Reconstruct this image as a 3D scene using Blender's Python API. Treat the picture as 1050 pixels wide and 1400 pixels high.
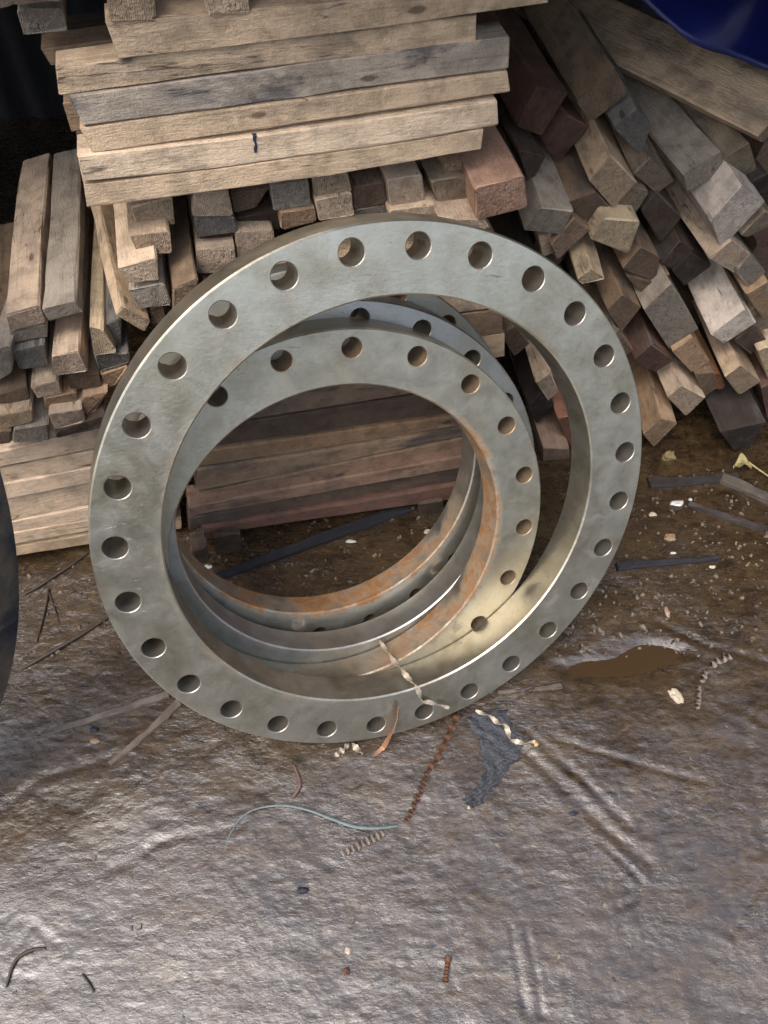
import bpy, math, random
import numpy as np
from mathutils import Vector, Matrix

random.seed(7)
RNG = np.random.default_rng(11)
scene = bpy.context.scene
for o in list(bpy.data.objects):
    bpy.data.objects.remove(o)

# ------------------------------------------------------------------ camera, sky, sun, exposure
PITCH = math.radians(54.0)            # camera looks down by this much
FPX, CX, CY = 1065.0, 525.0, 700.0    # focal length and centre in photo pixels (1050 x 1400)
CAM_H = 1.438
SP, CP = math.sin(PITCH), math.cos(PITCH)
cam_d = bpy.data.cameras.new('camera')
cam = bpy.data.objects.new('camera', cam_d)
scene.collection.objects.link(cam)
cam.location = (0, 0, CAM_H)
cam.rotation_euler = (math.pi / 2 - PITCH, 0, 0)
cam_d.sensor_fit = 'VERTICAL'
cam_d.sensor_height = 36.0
cam_d.lens = 36.0 * FPX / 1400.0
cam_d.clip_start = 0.02
cam_d.clip_end = 500
scene.camera = cam

SUN_EL, SUN_AZ = math.radians(60), math.radians(215)   # azimuth clockwise from +Y: behind the camera, a little left
world = bpy.data.worlds.new('World')
scene.world = world
world.use_nodes = True
wn = world.node_tree.nodes
wl = world.node_tree.links
sky = wn.new('ShaderNodeTexSky')
sky.sky_type = 'NISHITA'
sky.sun_disc = False
sky.sun_elevation = SUN_EL
sky.sun_rotation = SUN_AZ
sky.air_density = 1.0
sky.dust_density = 4.0
sky.ozone_density = 1.0
bg = wn['Background']
hsv = wn.new('ShaderNodeHueSaturation')          # thin cloud cover: the sky is paler than a clear one
hsv.inputs['Saturation'].default_value = 0.75
wl.new(sky.outputs[0], hsv.inputs['Color'])
wl.new(hsv.outputs[0], bg.inputs[0])
bg.inputs[1].default_value = 0.15

sun_d = bpy.data.lights.new('sun', 'SUN')
sun_d.energy = 0.5
sun_d.angle = math.radians(30)
sun_d.color = (1.0, 0.98, 0.955)
sun = bpy.data.objects.new('sun', sun_d)
scene.collection.objects.link(sun)
sdir = Vector((math.sin(SUN_AZ) * math.cos(SUN_EL), math.cos(SUN_AZ) * math.cos(SUN_EL), math.sin(SUN_EL)))
sun.rotation_euler = sdir.to_track_quat('Z', 'Y').to_euler()

cy = scene.cycles
cy.max_bounces, cy.diffuse_bounces, cy.glossy_bounces = 6, 3, 4
cy.caustics_reflective = cy.caustics_refractive = False
cy.use_adaptive_sampling = True
cy.adaptive_threshold = 0.02

vs = scene.view_settings
vs.view_transform = 'Standard'
vs.look = 'None'
vs.exposure = 1.1
vs.gamma = 1.0
vs.use_curve_mapping = False

# ------------------------------------------------------------------ helpers: pixels to places
C0 = np.array([0, 0, CAM_H])

def ray(px, py):
    x, y = (px - CX) / FPX, (py - CY) / FPX
    return np.array([x, CP - y * SP, -SP - y * CP])

def c2w(c):
    return np.array([c[0], c[2] * CP - c[1] * SP, -c[2] * SP - c[1] * CP])

def hit(px, py, p0, n):
    d = ray(px, py)
    return C0 + d * (((np.asarray(p0) - C0) @ n) / (d @ n))

def ground(px, py, z=0.0):
    d = ray(px, py)
    return C0 + d * ((z - CAM_H) / d[2])

def frame(deg):
    a = math.radians(deg)
    return np.array([math.cos(a), math.sin(a), 0]), np.array([-math.sin(a), math.cos(a), 0])

PSI = 14.0
E1, E2 = frame(PSI)                    # along the front of the pile / into the pile
O_PILE = ground(315, 762)
PSI_R = 6.0
E1R, E2R = frame(PSI_R)
O_RIGHT = ground(894, 622)

def on_pile(px, py, q):
    return hit(px, py, O_PILE + q * E2, E2)

def on_right(px, py, q):
    return hit(px, py, O_RIGHT + q * E2R, E2R)

# ------------------------------------------------------------------ helpers: objects
col = scene.collection

def tag(o, label=None, cat=None, group=None, kind=None):
    if label: o['label'] = label
    if cat: o['category'] = cat
    if group: o['group'] = group
    if kind: o['kind'] = kind
    return o

def mesh_obj(name, verts, faces, mat, parent=None, smooth=False, sharp=None, loc=None, mats=None, fmat=None):
    me = bpy.data.meshes.new(name)
    me.from_pydata([tuple(map(float, v)) for v in verts], [], faces)
    me.validate()
    for m in (mats or [mat]):
        me.materials.append(m)
    if fmat is not None and len(fmat) == len(me.polygons):
        me.polygons.foreach_set('material_index', fmat)
    if smooth:
        me.polygons.foreach_set('use_smooth', [True] * len(me.polygons))
        if sharp:
            me.set_sharp_from_angle(angle=math.radians(sharp))
    me.update()
    o = bpy.data.objects.new(name, me)
    col.objects.link(o)
    if parent: o.parent = parent
    if loc is not None: o.location = loc
    return o

def unit(v):
    v = np.asarray(v, float)
    return v / np.linalg.norm(v)

# ------------------------------------------------------------------ node helpers
class NT:
    def __init__(s, name):
        s.m = bpy.data.materials.new(name)
        s.m.use_nodes = True
        s.t = s.m.node_tree
        s.b = s.t.nodes['Principled BSDF']
    def n(s, typ, **kw):
        nd = s.t.nodes.new(typ)
        for k, v in kw.items():
            if k.startswith('i_'):
                key = k[2:].replace('_', ' ')
                nd.inputs[key if not key.isdigit() else int(key)].default_value = v
            else:
                setattr(nd, k, v)
        return nd
    def l(s, a, b):
        s.t.links.new(a, b)
    def val(s, x, sock):
        if hasattr(x, 'is_linked') or hasattr(x, 'links'):
            s.l(x, sock)
        else:
            sock.default_value = x
    def math(s, op, a, b=None, c=None, clamp=False):
        nd = s.n('ShaderNodeMath', operation=op, use_clamp=clamp)
        for i, x in enumerate((a, b, c)):
            if x is not None: s.val(x, nd.inputs[i])
        return nd.outputs[0]
    def vmath(s, op, a, b=None):
        nd = s.n('ShaderNodeVectorMath', operation=op)
        s.val(a, nd.inputs[0])
        if b is not None: s.val(b, nd.inputs[1])
        return nd.outputs['Value'] if op in ('LENGTH', 'DOT_PRODUCT', 'DISTANCE') else nd.outputs[0]
    def noise(s, vec, scale, detail=4, rough=0.55, dist=0.0):
        nd = s.n('ShaderNodeTexNoise')
        nd.inputs['Scale'].default_value = scale
        nd.inputs['Detail'].default_value = detail
        nd.inputs['Roughness'].default_value = rough
        nd.inputs['Distortion'].default_value = dist
        s.l(vec, nd.inputs['Vector'])
        return nd.outputs[0]
    def ramp(s, fac, lo, hi, a=0.0, b=1.0):
        nd = s.n('ShaderNodeMapRange', interpolation_type='SMOOTHSTEP')
        s.l(fac, nd.inputs[0])
        for i, x in zip((1, 2, 3, 4), (lo, hi, a, b)):
            s.val(x, nd.inputs[i])
        return nd.outputs[0]
    def mix(s, fac, a, b, mode='MIX'):
        nd = s.n('ShaderNodeMix', data_type='RGBA', blend_type=mode)
        s.val(fac, nd.inputs[0])
        for sock, x in ((nd.inputs[6], a), (nd.inputs[7], b)):
            if isinstance(x, tuple): x = x if len(x) == 4 else (*x, 1)
            s.val(x, sock)
        return nd.outputs[2]
    def bump(s, h, dist, strength=1.0, prev=None):
        nd = s.n('ShaderNodeBump')
        nd.inputs['Strength'].default_value = strength
        nd.inputs['Distance'].default_value = dist
        s.l(h, nd.inputs['Height'])
        if prev is not None: s.l(prev, nd.inputs['Normal'])
        return nd.outputs[0]
    def coords(s):
        return s.n('ShaderNodeTexCoord')

def simple_mat(name, colour, rough=0.6, metal=0.0, var=0.25, scale=40, bump=0.001):
    t = NT(name)
    tc = t.coords()
    nz = t.noise(tc.outputs['Object'], scale, 5)
    c = t.mix(nz, tuple(x * (1 - var) for x in colour), tuple(min(1, x * (1 + var)) for x in colour))
    t.l(c, t.b.inputs['Base Color'])
    t.b.inputs['Roughness'].default_value = rough
    t.b.inputs['Metallic'].default_value = metal
    t.l(t.bump(t.noise(tc.outputs['Object'], scale * 3, 4), bump), t.b.inputs['Normal'])
    return t.m

# ------------------------------------------------------------------ materials
def make_wood():
    t = NT('sawn_wood')
    tc = t.coords()
    oi = t.n('ShaderNodeObjectInfo')
    rnd = oi.outputs['Random']
    off = t.n('ShaderNodeCombineXYZ')
    t.l(t.math('MULTIPLY', rnd, 31.7), off.inputs[0])
    t.l(t.math('MULTIPLY', rnd, 17.3), off.inputs[1])
    t.l(t.math('MULTIPLY', rnd, 53.1), off.inputs[2])
    P = tc.outputs['Object']
    Q = t.vmath('ADD', P, off.outputs[0])
    g1 = t.noise(t.vmath('MULTIPLY', Q, (5, 34, 34)), 1.0, 6, 0.65, 0.9)
    g2 = t.noise(t.vmath('MULTIPLY', Q, (40, 240, 240)), 1.0, 4, 0.65, 0.4)
    blot = t.noise(t.vmath('MULTIPLY', Q, (7, 16, 16)), 1.0, 5, 0.6, 0.4)
    fine = t.noise(Q, 300, 4, .7)
    dirt = t.noise(Q, 24, 6, .68, .3)
    base = oi.outputs['Color']
    amt = oi.outputs['Alpha']
    # long-grain faces
    k = t.math('ADD', t.math('MULTIPLY', g1, 0.50), t.math('MULTIPLY', g2, 0.40))
    k = t.math('ADD', k, t.math('MULTIPLY', fine, 0.55))
    k = t.math('ADD', k, t.math('MULTIPLY', t.ramp(dirt, .36, .60), 0.42))
    strk = t.noise(t.vmath('MULTIPLY', Q, (3, 70, 70)), 1.0, 3, .5, .3)
    k = t.math('SUBTRACT', k, t.math('MULTIPLY', t.ramp(strk, .58, .70), 0.22))
    k = t.math('ADD', k, 0.15)
    c1 = t.mix(1.0, base, t.n('ShaderNodeCombineColor').outputs[0], 'MULTIPLY')
    comb = c1.node.inputs[7].links[0].from_node
    for i in range(3): t.l(k, comb.inputs[i])
    stain = t.math('MULTIPLY', t.ramp(blot, 0.47, 0.68), amt, clamp=True)
    dark = t.mix(t.ramp(g1, .35, .65), (0.055, 0.045, 0.04), (0.12, 0.115, 0.115))
    c1 = t.mix(t.math('MULTIPLY', stain, 0.85), c1, dark)
    # knots and drying cracks along the grain
    vo = t.n('ShaderNodeTexVoronoi', feature='F1')
    vo.inputs['Scale'].default_value = 1.0
    t.l(t.vmath('MULTIPLY', Q, (6, 15, 15)), vo.inputs['Vector'])
    knot = t.ramp(t.math('ADD', vo.outputs['Distance'], t.math('MULTIPLY', g1, .10)), .085, .14, 1.0, 0.0)
    ck = t.math('ABSOLUTE', t.math('SUBTRACT', t.noise(t.vmath('MULTIPLY', Q, (2.2, 26, 26)), 1.0, 4, .6, .6), .5))
    crack = t.math('MULTIPLY', t.ramp(ck, .002, .010, 1.0, 0.0), t.ramp(blot, .50, .60))
    c1 = t.mix(t.math('MULTIPLY', t.math('MAXIMUM', knot, crack), .72), c1, (0.045, 0.03, 0.02))
    # end grain
    nx = t.n('ShaderNodeSeparateXYZ')
    t.l(tc.outputs['Normal'], nx.inputs[0])
    endm = t.ramp(t.math('ABSOLUTE', nx.outputs[0]), 0.7, 0.85)
    cc = t.n('ShaderNodeCombineXYZ')
    t.l(t.math('MULTIPLY', t.math('SUBTRACT', rnd, 0.5), 0.13), cc.inputs[1])
    t.l(t.math('MULTIPLY', t.math('SUBTRACT', t.math('FRACT', t.math('MULTIPLY', rnd, 7.31)), 0.5), 0.13), cc.inputs[2])
    wv = t.n('ShaderNodeTexWave', wave_type='RINGS', rings_direction='X')
    wv.inputs['Scale'].default_value = 34
    wv.inputs['Distortion'].default_value = 2.5
    wv.inputs['Detail'].default_value = 3
    wv.inputs['Detail Scale'].default_value = 2.0
    t.l(t.vmath('ADD', P, cc.outputs[0]), wv.inputs['Vector'])
    pore = t.noise(Q, 190, 4, 0.65)
    eblot = t.noise(Q, 38, 4, 0.6, 0.5)
    ke = t.math('ADD', t.math('MULTIPLY', wv.outputs['Fac'], 0.07), t.math('MULTIPLY', pore, 0.60))
    ke = t.math('ADD', ke, t.math('MULTIPLY', t.ramp(eblot, .3, .7), 0.55))
    ke = t.math('ADD', ke, 0.25)
    ke = t.math('MULTIPLY', ke, t.math('SUBTRACT', 1.0, t.math('MULTIPLY', amt, 0.42)))
    ce = t.mix(1.0, base, t.n('ShaderNodeCombineColor').outputs[0], 'MULTIPLY')
    comb = ce.node.inputs[7].links[0].from_node
    for i in range(3): t.l(ke, comb.inputs[i])
    ce = t.mix(t.math('MULTIPLY', t.math('MULTIPLY', t.ramp(eblot, .5, .7), amt), 0.7, clamp=True), ce, (0.075, 0.06, 0.05))
    sp = t.math('ABSOLUTE', t.math('SUBTRACT', t.noise(t.vmath('ADD', Q, (9.1, 2.3, 5.7)), 32, 4, .62, 1.2), .5))
    ce = t.mix(t.math('MULTIPLY', t.math('MULTIPLY', t.ramp(sp, .004, .018, 1.0, 0.0), t.ramp(eblot, .42, .55)), .75), ce, (0.04, 0.028, 0.02))
    c = t.mix(endm, c1, ce)
    t.l(c, t.b.inputs['Base Color'])
    t.l(t.ramp(g1, 0.2, 0.8, 0.92, 0.68), t.b.inputs['Roughness'])
    t.b.inputs['Specular IOR Level'].default_value = 0.28
    saw = t.n('ShaderNodeTexWave', wave_type='BANDS', bands_direction='Y')
    saw.inputs['Scale'].default_value = 120
    saw.inputs['Distortion'].default_value = 6
    saw.inputs['Detail'].default_value = 2
    t.l(Q, saw.inputs['Vector'])
    hl = t.math('ADD', t.math('MULTIPLY', g2, 0.9), t.math('ADD', t.math('MULTIPLY', g1, .8), t.math('MULTIPLY', fine, 0.8)))
    he = t.math('ADD', t.math('MULTIPLY', pore, 2.4), t.math('MULTIPLY', saw.outputs['Fac'], 0.25))
    hm = t.n('ShaderNodeMix', data_type='FLOAT')
    t.l(endm, hm.inputs[0]); t.l(hl, hm.inputs[2]); t.l(he, hm.inputs[3])
    t.l(t.bump(hm.outputs[0], 0.0024, 0.95), t.b.inputs['Normal'])
    return t.m
WOOD = make_wood()

def make_steel(name, base_a, base_b, r_in, r_out, rust, rough=0.40, stain=(0.24, 0.19, 0.125), metal=0.9, rdir=(0.0, 0.0), smear=0.5):
    """turned steel: faint lathe rings, grease blotches, scratches, rust creeping out of the bore edge"""
    t = NT(name)
    tc = t.coords()
    P = tc.outputs['Object']
    sx = t.n('ShaderNodeSeparateXYZ'); t.l(P, sx.inputs[0])
    flat = t.n('ShaderNodeCombineXYZ'); t.l(sx.outputs[0], flat.inputs[0]); t.l(sx.outputs[1], flat.inputs[1])
    r = t.vmath('LENGTH', flat.outputs[0])
    big = t.noise(P, 4.5, 4, 0.55, 0.3)
    med = t.noise(P, 26, 6, 0.68, 0.6)
    fine = t.noise(P, 160, 4, 0.6)
    scr = t.noise(t.vmath('MULTIPLY', P, (30, 260, 30)), 1.0, 3, .6, .8)
    c = t.mix(t.ramp(med, .25, .75), base_a, base_b)
    c = t.mix(t.math('MULTIPLY', t.ramp(t.math('ADD', t.math('MULTIPLY', big, .75), t.math('MULTIPLY', med, .25)), .44, .66), smear * .8), c, stain)
    c = t.mix(t.math('MULTIPLY', t.ramp(t.noise(P, 7, 8, .70, .2), .42, .70), .6), c, (0.27, 0.215, 0.13))
    c = t.mix(t.math('MULTIPLY', t.ramp(t.noise(t.vmath('ADD', P, (3.1, 1.7, 0)), 9, 7, .72, .2), .56, .74), .3), c, (0.66, 0.655, 0.62))
    spk = t.ramp(t.noise(P, 330, 2, 0.5), .70, .78)
    c = t.mix(t.math('MULTIPLY', spk, 0.35), c, (0.62, 0.60, 0.55))
    pit = t.math('MULTIPLY', t.ramp(t.noise(P, 70, 6, 0.75), .60, .72), t.ramp(big, .40, .62))
    c = t.mix(t.math('MULTIPLY', pit, 0.6), c, (0.12, 0.10, 0.075))
    c = t.mix(t.math('MULTIPLY', t.ramp(scr, .68, .76), .35), c, (0.10, 0.095, 0.085))
    # rust
    edge = t.ramp(t.math('ADD', r, t.math('MULTIPLY', t.math('SUBTRACT', med, .5), .05)), r_in - 0.004, r_in + 0.015, 1.0, 0.0)
    side = t.ramp(t.math('ADD', t.vmath('DOT_PRODUCT', P, (rdir[0] / r_out, rdir[1] / r_out, 0)), t.math('MULTIPLY', med, .5)), .30, .85, .05, 1.0)
    ru = t.math('MULTIPLY', t.math('MULTIPLY', edge, t.ramp(t.noise(P, 13, 4, .55, .2), .30, .62)), rust)
    ru = t.math('MULTIPLY', ru, side)
    spot = t.math('MULTIPLY', t.ramp(t.math('ADD', t.math('MULTIPLY', med, .6), t.math('MULTIPLY', big, .5)), .62, .74), 0.5 * rust)
    rm = t.math('MULTIPLY', t.math('MAXIMUM', ru, spot), t.ramp(fine, .25, .6, .45, 1.0), clamp=True)
    rc = t.mix(t.ramp(med, .25, .75), (0.20, 0.085, 0.030), (0.40, 0.225, 0.095))
    c = t.mix(rm, c, rc)
    t.l(c, t.b.inputs['Base Color'])
    t.l(t.math('MULTIPLY', metal, t.math('SUBTRACT', 1.0, rm)), t.b.inputs['Metallic'])
    ro = t.math('ADD', t.math('MULTIPLY', t.ramp(med, .3, .7), 0.12), rough - 0.04)
    ro = t.math('ADD', ro, t.math('MULTIPLY', rm, 0.4), clamp=True)
    t.l(ro, t.b.inputs['Roughness'])
    lathe = t.math('SINE', t.math('MULTIPLY', t.math('ADD', r, t.math('MULTIPLY', med, .0008)), 2600.0))
    h = t.math('ADD', t.math('MULTIPLY', lathe, 0.02), t.math('ADD', t.math('MULTIPLY', fine, 0.8), t.math('MULTIPLY', rm, t.math('MULTIPLY', med, 2.0))))
    h = t.math('SUBTRACT', h, t.math('MULTIPLY', t.ramp(scr, .68, .76), .8))
    t.l(t.bump(h, 0.0005, 0.8), t.b.inputs['Normal'])
    return t.m

def make_mud():
    t = NT('wet_mud')
    tc = t.coords()
    P = tc.outputs['Object']
    st = t.vmath('MULTIPLY', P, (0.7, 1.25, 1.0))
    big = t.noise(P, 3.2, 5, 0.6, 0.5)
    med = t.noise(st, 36, 6, 0.64, 0.7)
    fine = t.noise(st, 95, 5, 0.65, 0.5)
    vf = t.noise(P, 380, 3, 0.6)
    c = t.mix(t.ramp(med, .3, .72), (0.021, 0.0125, 0.0060), (0.070, 0.043, 0.0205))
    c = t.mix(t.math('MULTIPLY', t.ramp(big, .42, .68), .6), c, (0.060, 0.040, 0.022))
    c = t.mix(t.math('MULTIPLY', t.ramp(vf, .62, .76), .35), c, (0.10, 0.08, 0.056))
    c = t.mix(t.math('MULTIPLY', t.ramp(fine, .56, .68), .8), c, (0.014, 0.010, 0.0065))
    clay = t.math('MULTIPLY', t.ramp(t.noise(t.vmath('ADD', st, (4.2, 7.7, 0)), 11, 7, .68, .5), .46, .64), t.ramp(fine, .30, .62))
    c = t.mix(t.math('MULTIPLY', clay, .6), c, (0.098, 0.061, 0.027))
    t.l(c, t.b.inputs['Base Color'])
    t.l(t.math('SUBTRACT', 1.0, t.math('MULTIPLY', clay, .35)), t.b.inputs['Coat Weight'])
    ro = t.math('ADD', t.ramp(fine, .3, .7, 0.14, 0.32), t.ramp(big, .3, .7, 0.0, 0.08))
    t.l(ro, t.b.inputs['Roughness'])
    t.b.inputs['IOR'].default_value = 1.5
    t.b.inputs['Specular IOR Level'].default_value = 0.8
    t.b.inputs['Coat Roughness'].default_value = 0.07
    t.b.inputs['Coat IOR'].default_value = 1.6
    wr = t.noise(t.vmath('MULTIPLY', P, (0.7, 1.5, 1.0)), 120, 6, .66, 1.0)
    slick = t.ramp(t.noise(P, 5.5, 5, .6, .8), .38, .62, .45, 1.0)
    wr = t.math('MULTIPLY', wr, slick)
    t.l(t.bump(t.math('ADD', t.math('MULTIPLY', wr, 2.8), t.math('ADD', t.math('MULTIPLY', med, 1.3), t.math('MULTIPLY', fine, .7))), 0.00048, 1.0), t.b.inputs['Coat Normal'])
    h = t.math('ADD', t.math('MULTIPLY', med, 2.2), t.math('ADD', t.math('MULTIPLY', fine, 1.3), t.math('ADD', t.math('MULTIPLY', wr, 2.0), t.math('MULTIPLY', vf, .25))))
    t.l(t.bump(h, 0.0007, 1.0), t.b.inputs['Normal'])
    return t.m
MUD = make_mud()

def make_puddle():
    t = NT('muddy_water')
    tc = t.coords()
    P = tc.outputs['Object']
    c = t.mix(t.noise(P, 14, 4, .6), (0.040, 0.024, 0.011), (0.060, 0.037, 0.018))
    t.l(c, t.b.inputs['Base Color'])
    t.b.inputs['Roughness'].default_value = 0.06
    t.b.inputs['IOR'].default_value = 1.33
    t.l(t.bump(t.noise(P, 30, 3), 0.0004, .6), t.b.inputs['Normal'])
    return t.m
PUDDLE = make_puddle()

# ------------------------------------------------------------------ ground: one sheet, fine where the camera looks
def vnoise(x, y, seed):
    xi, yi = np.floor(x).astype(np.int64), np.floor(y).astype(np.int64)
    xf, yf = x - xi, y - yi
    u, v = xf * xf * (3 - 2 * xf), yf * yf * (3 - 2 * yf)
    def h(a, b):
        k = (a * 374761393 + b * 668265263 + seed * 1442695041) & 0x7fffffff
        k = ((k ^ (k >> 13)) * 1274126177) & 0x7fffffff
        return ((k ^ (k >> 16)) & 0xffff) / 65535.0
    return (h(xi, yi) * (1 - u) + h(xi + 1, yi) * u) * (1 - v) + (h(xi, yi + 1) * (1 - u) + h(xi + 1, yi + 1) * u) * v

def fbm(x, y, seed, octs=4, g=.5):
    s, a, t = 0, 1, 0
    for i in range(octs):
        s = s + a * vnoise(x * 2 ** i, y * 2 ** i, seed + i * 7)
        t += a; a *= g
    return s / t

PUDDLES = [((872, 902), 52, 24), ((815, 914), 48, 13), ((905, 890), 34, 12), ((830, 800), 40, 24)]
GROOVES = [([(690, 1005), (750, 1055), (830, 1135), (890, 1180)], .010, .005),
           ([(720, 1000), (800, 1070), (860, 1130)], .008, .004),
           ([(760, 1010), (870, 1045), (965, 1070)], .007, .004),
           ([(820, 1150), (860, 1185), (878, 1205), (872, 1228), (845, 1240)], .006, .004),
           ([(1018, 990), (1030, 1070), (1050, 1160)], .012, .006),
           ([(1050, 1190), (1020, 1240), (1000, 1275)], .008, .005),
           ([(990, 960), (1040, 985), (1080, 1000)], .009, .004),
           ([(900, 850), (960, 880), (1050, 905)], .009, .005),
           ([(0, 1110), (60, 1060), (160, 1035)], .010, .005),
           ([(20, 1300), (45, 1265), (75, 1290)], .006, .003),
           ([(330, 1130), (220, 1150), (150, 1190)], .008, .004),
           ([(700, 1270), (712, 1340), (720, 1390)], .005, .003),
           ([(720, 1270), (735, 1340), (742, 1390)], .005, .003)]

def ground_height(X, Y):
    h = (fbm(X * 4.5, Y * 4.5, 3, 3) - .5) * .013
    h += (fbm(X * 17, Y * 24, 21, 4) - .5) * .0034
    rid = 1 - np.abs(fbm(X * 38 + 3 * vnoise(X * 9, Y * 9, 5), Y * 62, 51, 3) * 2 - 1)
    h += (rid - .8) * .0015
    h += (fbm(X * 120, Y * 150, 77, 2) - .5) * .0007
    for (p, rx, ry) in PUDDLES:
        c = ground(*p)
        ax = abs(ground(p[0] + rx, p[1])[0] - c[0])
        ay = abs(ground(p[0], p[1] - ry)[1] - c[1])
        d = np.sqrt(((X - c[0]) / ax) ** 2 + ((Y - c[1]) / ay) ** 2)
        h = h - .0062 * np.clip(1.5 - d, 0, 1) ** 1.1
    for pts, w, dep in GROOVES:
        G = [ground(*p)[:2] for p in pts]
        D = np.full(X.shape, 9.0)
        for a, b in zip(G[:-1], G[1:]):
            ab = b - a
            t = np.clip(((X - a[0]) * ab[0] + (Y - a[1]) * ab[1]) / (ab @ ab), 0, 1)
            D = np.minimum(D, np.hypot(X - a[0] - t * ab[0], Y - a[1] - t * ab[1]))
        wob = .6 + .8 * vnoise(X * 25, Y * 25, 9)
        h = h - .34 * dep * np.exp(-(D / w) ** 2) * wob + .1 * dep * np.exp(-((D - 1.9 * w) / w) ** 2) * wob
    return h

def axis_coords(lo, hi, step, far):
    mid = np.arange(lo, hi, step)
    out, d, x = [], step, hi
    while x < far:
        out.append(x); d *= 1.35; x += d
    neg, d, x = [], step * 1.35, lo - step * 1.35
    while x > -far:
        neg.append(x); d *= 1.35; x -= d
    return np.concatenate([neg[::-1], mid, out])

def build_ground():
    xs = axis_coords(-0.95, 1.15, .0040, 80)
    ys = axis_coords(-0.02, 1.40, .0038, 80)
    X, Y = np.meshgrid(xs, ys)
    fade = np.clip(1 - (np.maximum(np.abs(X) - 2.5, 0) + np.maximum(np.abs(Y - 1) - 2.5, 0)) / 3, 0, 1)
    Z = ground_height(X, Y) * fade
    nx, ny = len(xs), len(ys)
    global GX, GY, GZ
    GX, GY, GZ = xs, ys, Z
    me = bpy.data.meshes.new('ground')
    V = np.stack([X, Y, Z], -1).reshape(-1, 3)
    idx = np.arange(nx * ny).reshape(ny, nx)
    F = np.stack([idx[:-1, :-1], idx[:-1, 1:], idx[1:, 1:], idx[1:, :-1]], -1).reshape(-1, 4)
    me.vertices.add(len(V)); me.vertices.foreach_set('co', V.ravel().astype(np.float32))
    me.loops.add(F.size); me.loops.foreach_set('vertex_index', F.ravel().astype(np.int32))
    me.polygons.add(len(F)); me.polygons.foreach_set('loop_start', np.arange(0, F.size, 4, dtype=np.int32))
    me.polygons.foreach_set('use_smooth', np.ones(len(F), bool))
    me.update(calc_edges=True); me.validate()
    me.materials.append(MUD)
    o = bpy.data.objects.new('ground', me); col.objects.link(o)
    o['kind'] = 'structure'
build_ground()

def gz(p):
    i = min(max(int(np.searchsorted(GX, p[0])) - 1, 0), len(GX) - 2)
    j = min(max(int(np.searchsorted(GY, p[1])) - 1, 0), len(GY) - 2)
    u, v = (p[0] - GX[i]) / (GX[i + 1] - GX[i]), (p[1] - GY[j]) / (GY[j + 1] - GY[j])
    return float((GZ[j, i] * (1 - u) + GZ[j, i + 1] * u) * (1 - v) + (GZ[j + 1, i] * (1 - u) + GZ[j + 1, i + 1] * u) * v)

def on_ground(px, py, up=0.0):
    p = ground(px, py)
    for _ in range(2):
        p = ground(px, py, gz(p) + up)
    return p

for (p, rx, ry) in PUDDLES:
    c = ground(*p)
    ax = abs(ground(p[0] + rx, p[1])[0] - c[0]) * 1.45
    ay = abs(ground(p[0], p[1] - ry)[1] - c[1]) * 1.45
    n = 28
    vv = [(0, 0, 0)] + [(ax * math.cos(6.2832 * i / n) * random.uniform(.9, 1.06), ay * math.sin(6.2832 * i / n) * random.uniform(.9, 1.06), 0) for i in range(n)]
    o = mesh_obj('puddle', vv, [(0, 1 + i, 1 + (i + 1) % n) for i in range(n)], PUDDLE, loc=(c[0], c[1], -.0075 - .00013 * (p[0] % 7) - (.0018 if p[0] < 400 else 0)))
    o['kind'] = 'structure'

# ------------------------------------------------------------------ the steel flanges (poses fitted to the bolt holes)
NC = np.array([.3824, .5383, -1.0]); NC /= np.linalg.norm(NC)
UC = np.cross([0, 1, 0], NC); UC /= np.linalg.norm(UC)
VC = np.cross(NC, UC)
RB = 0.4163
T1 = .16
S2 = (2.4269 + T1) / 3.18435
c1 = np.array([.0386, .0379, 2.9435]) * RB
c2 = np.array([-.1996, .1757, 3.8342]) * S2 * RB
k2 = S2 * RB
NW, UW, VW = c2w(NC), c2w(UC), c2w(VC)
RING1_C = c2w(c1) + C0
RING2_C = c2w(c2) + C0
RING3_C = RING2_C + k2 * (-.047 * UW - .087 * VW - .18 * NW)
RING4_C = RING2_C + k2 * (-.004 * UW - .188 * VW - .41 * NW)

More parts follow.
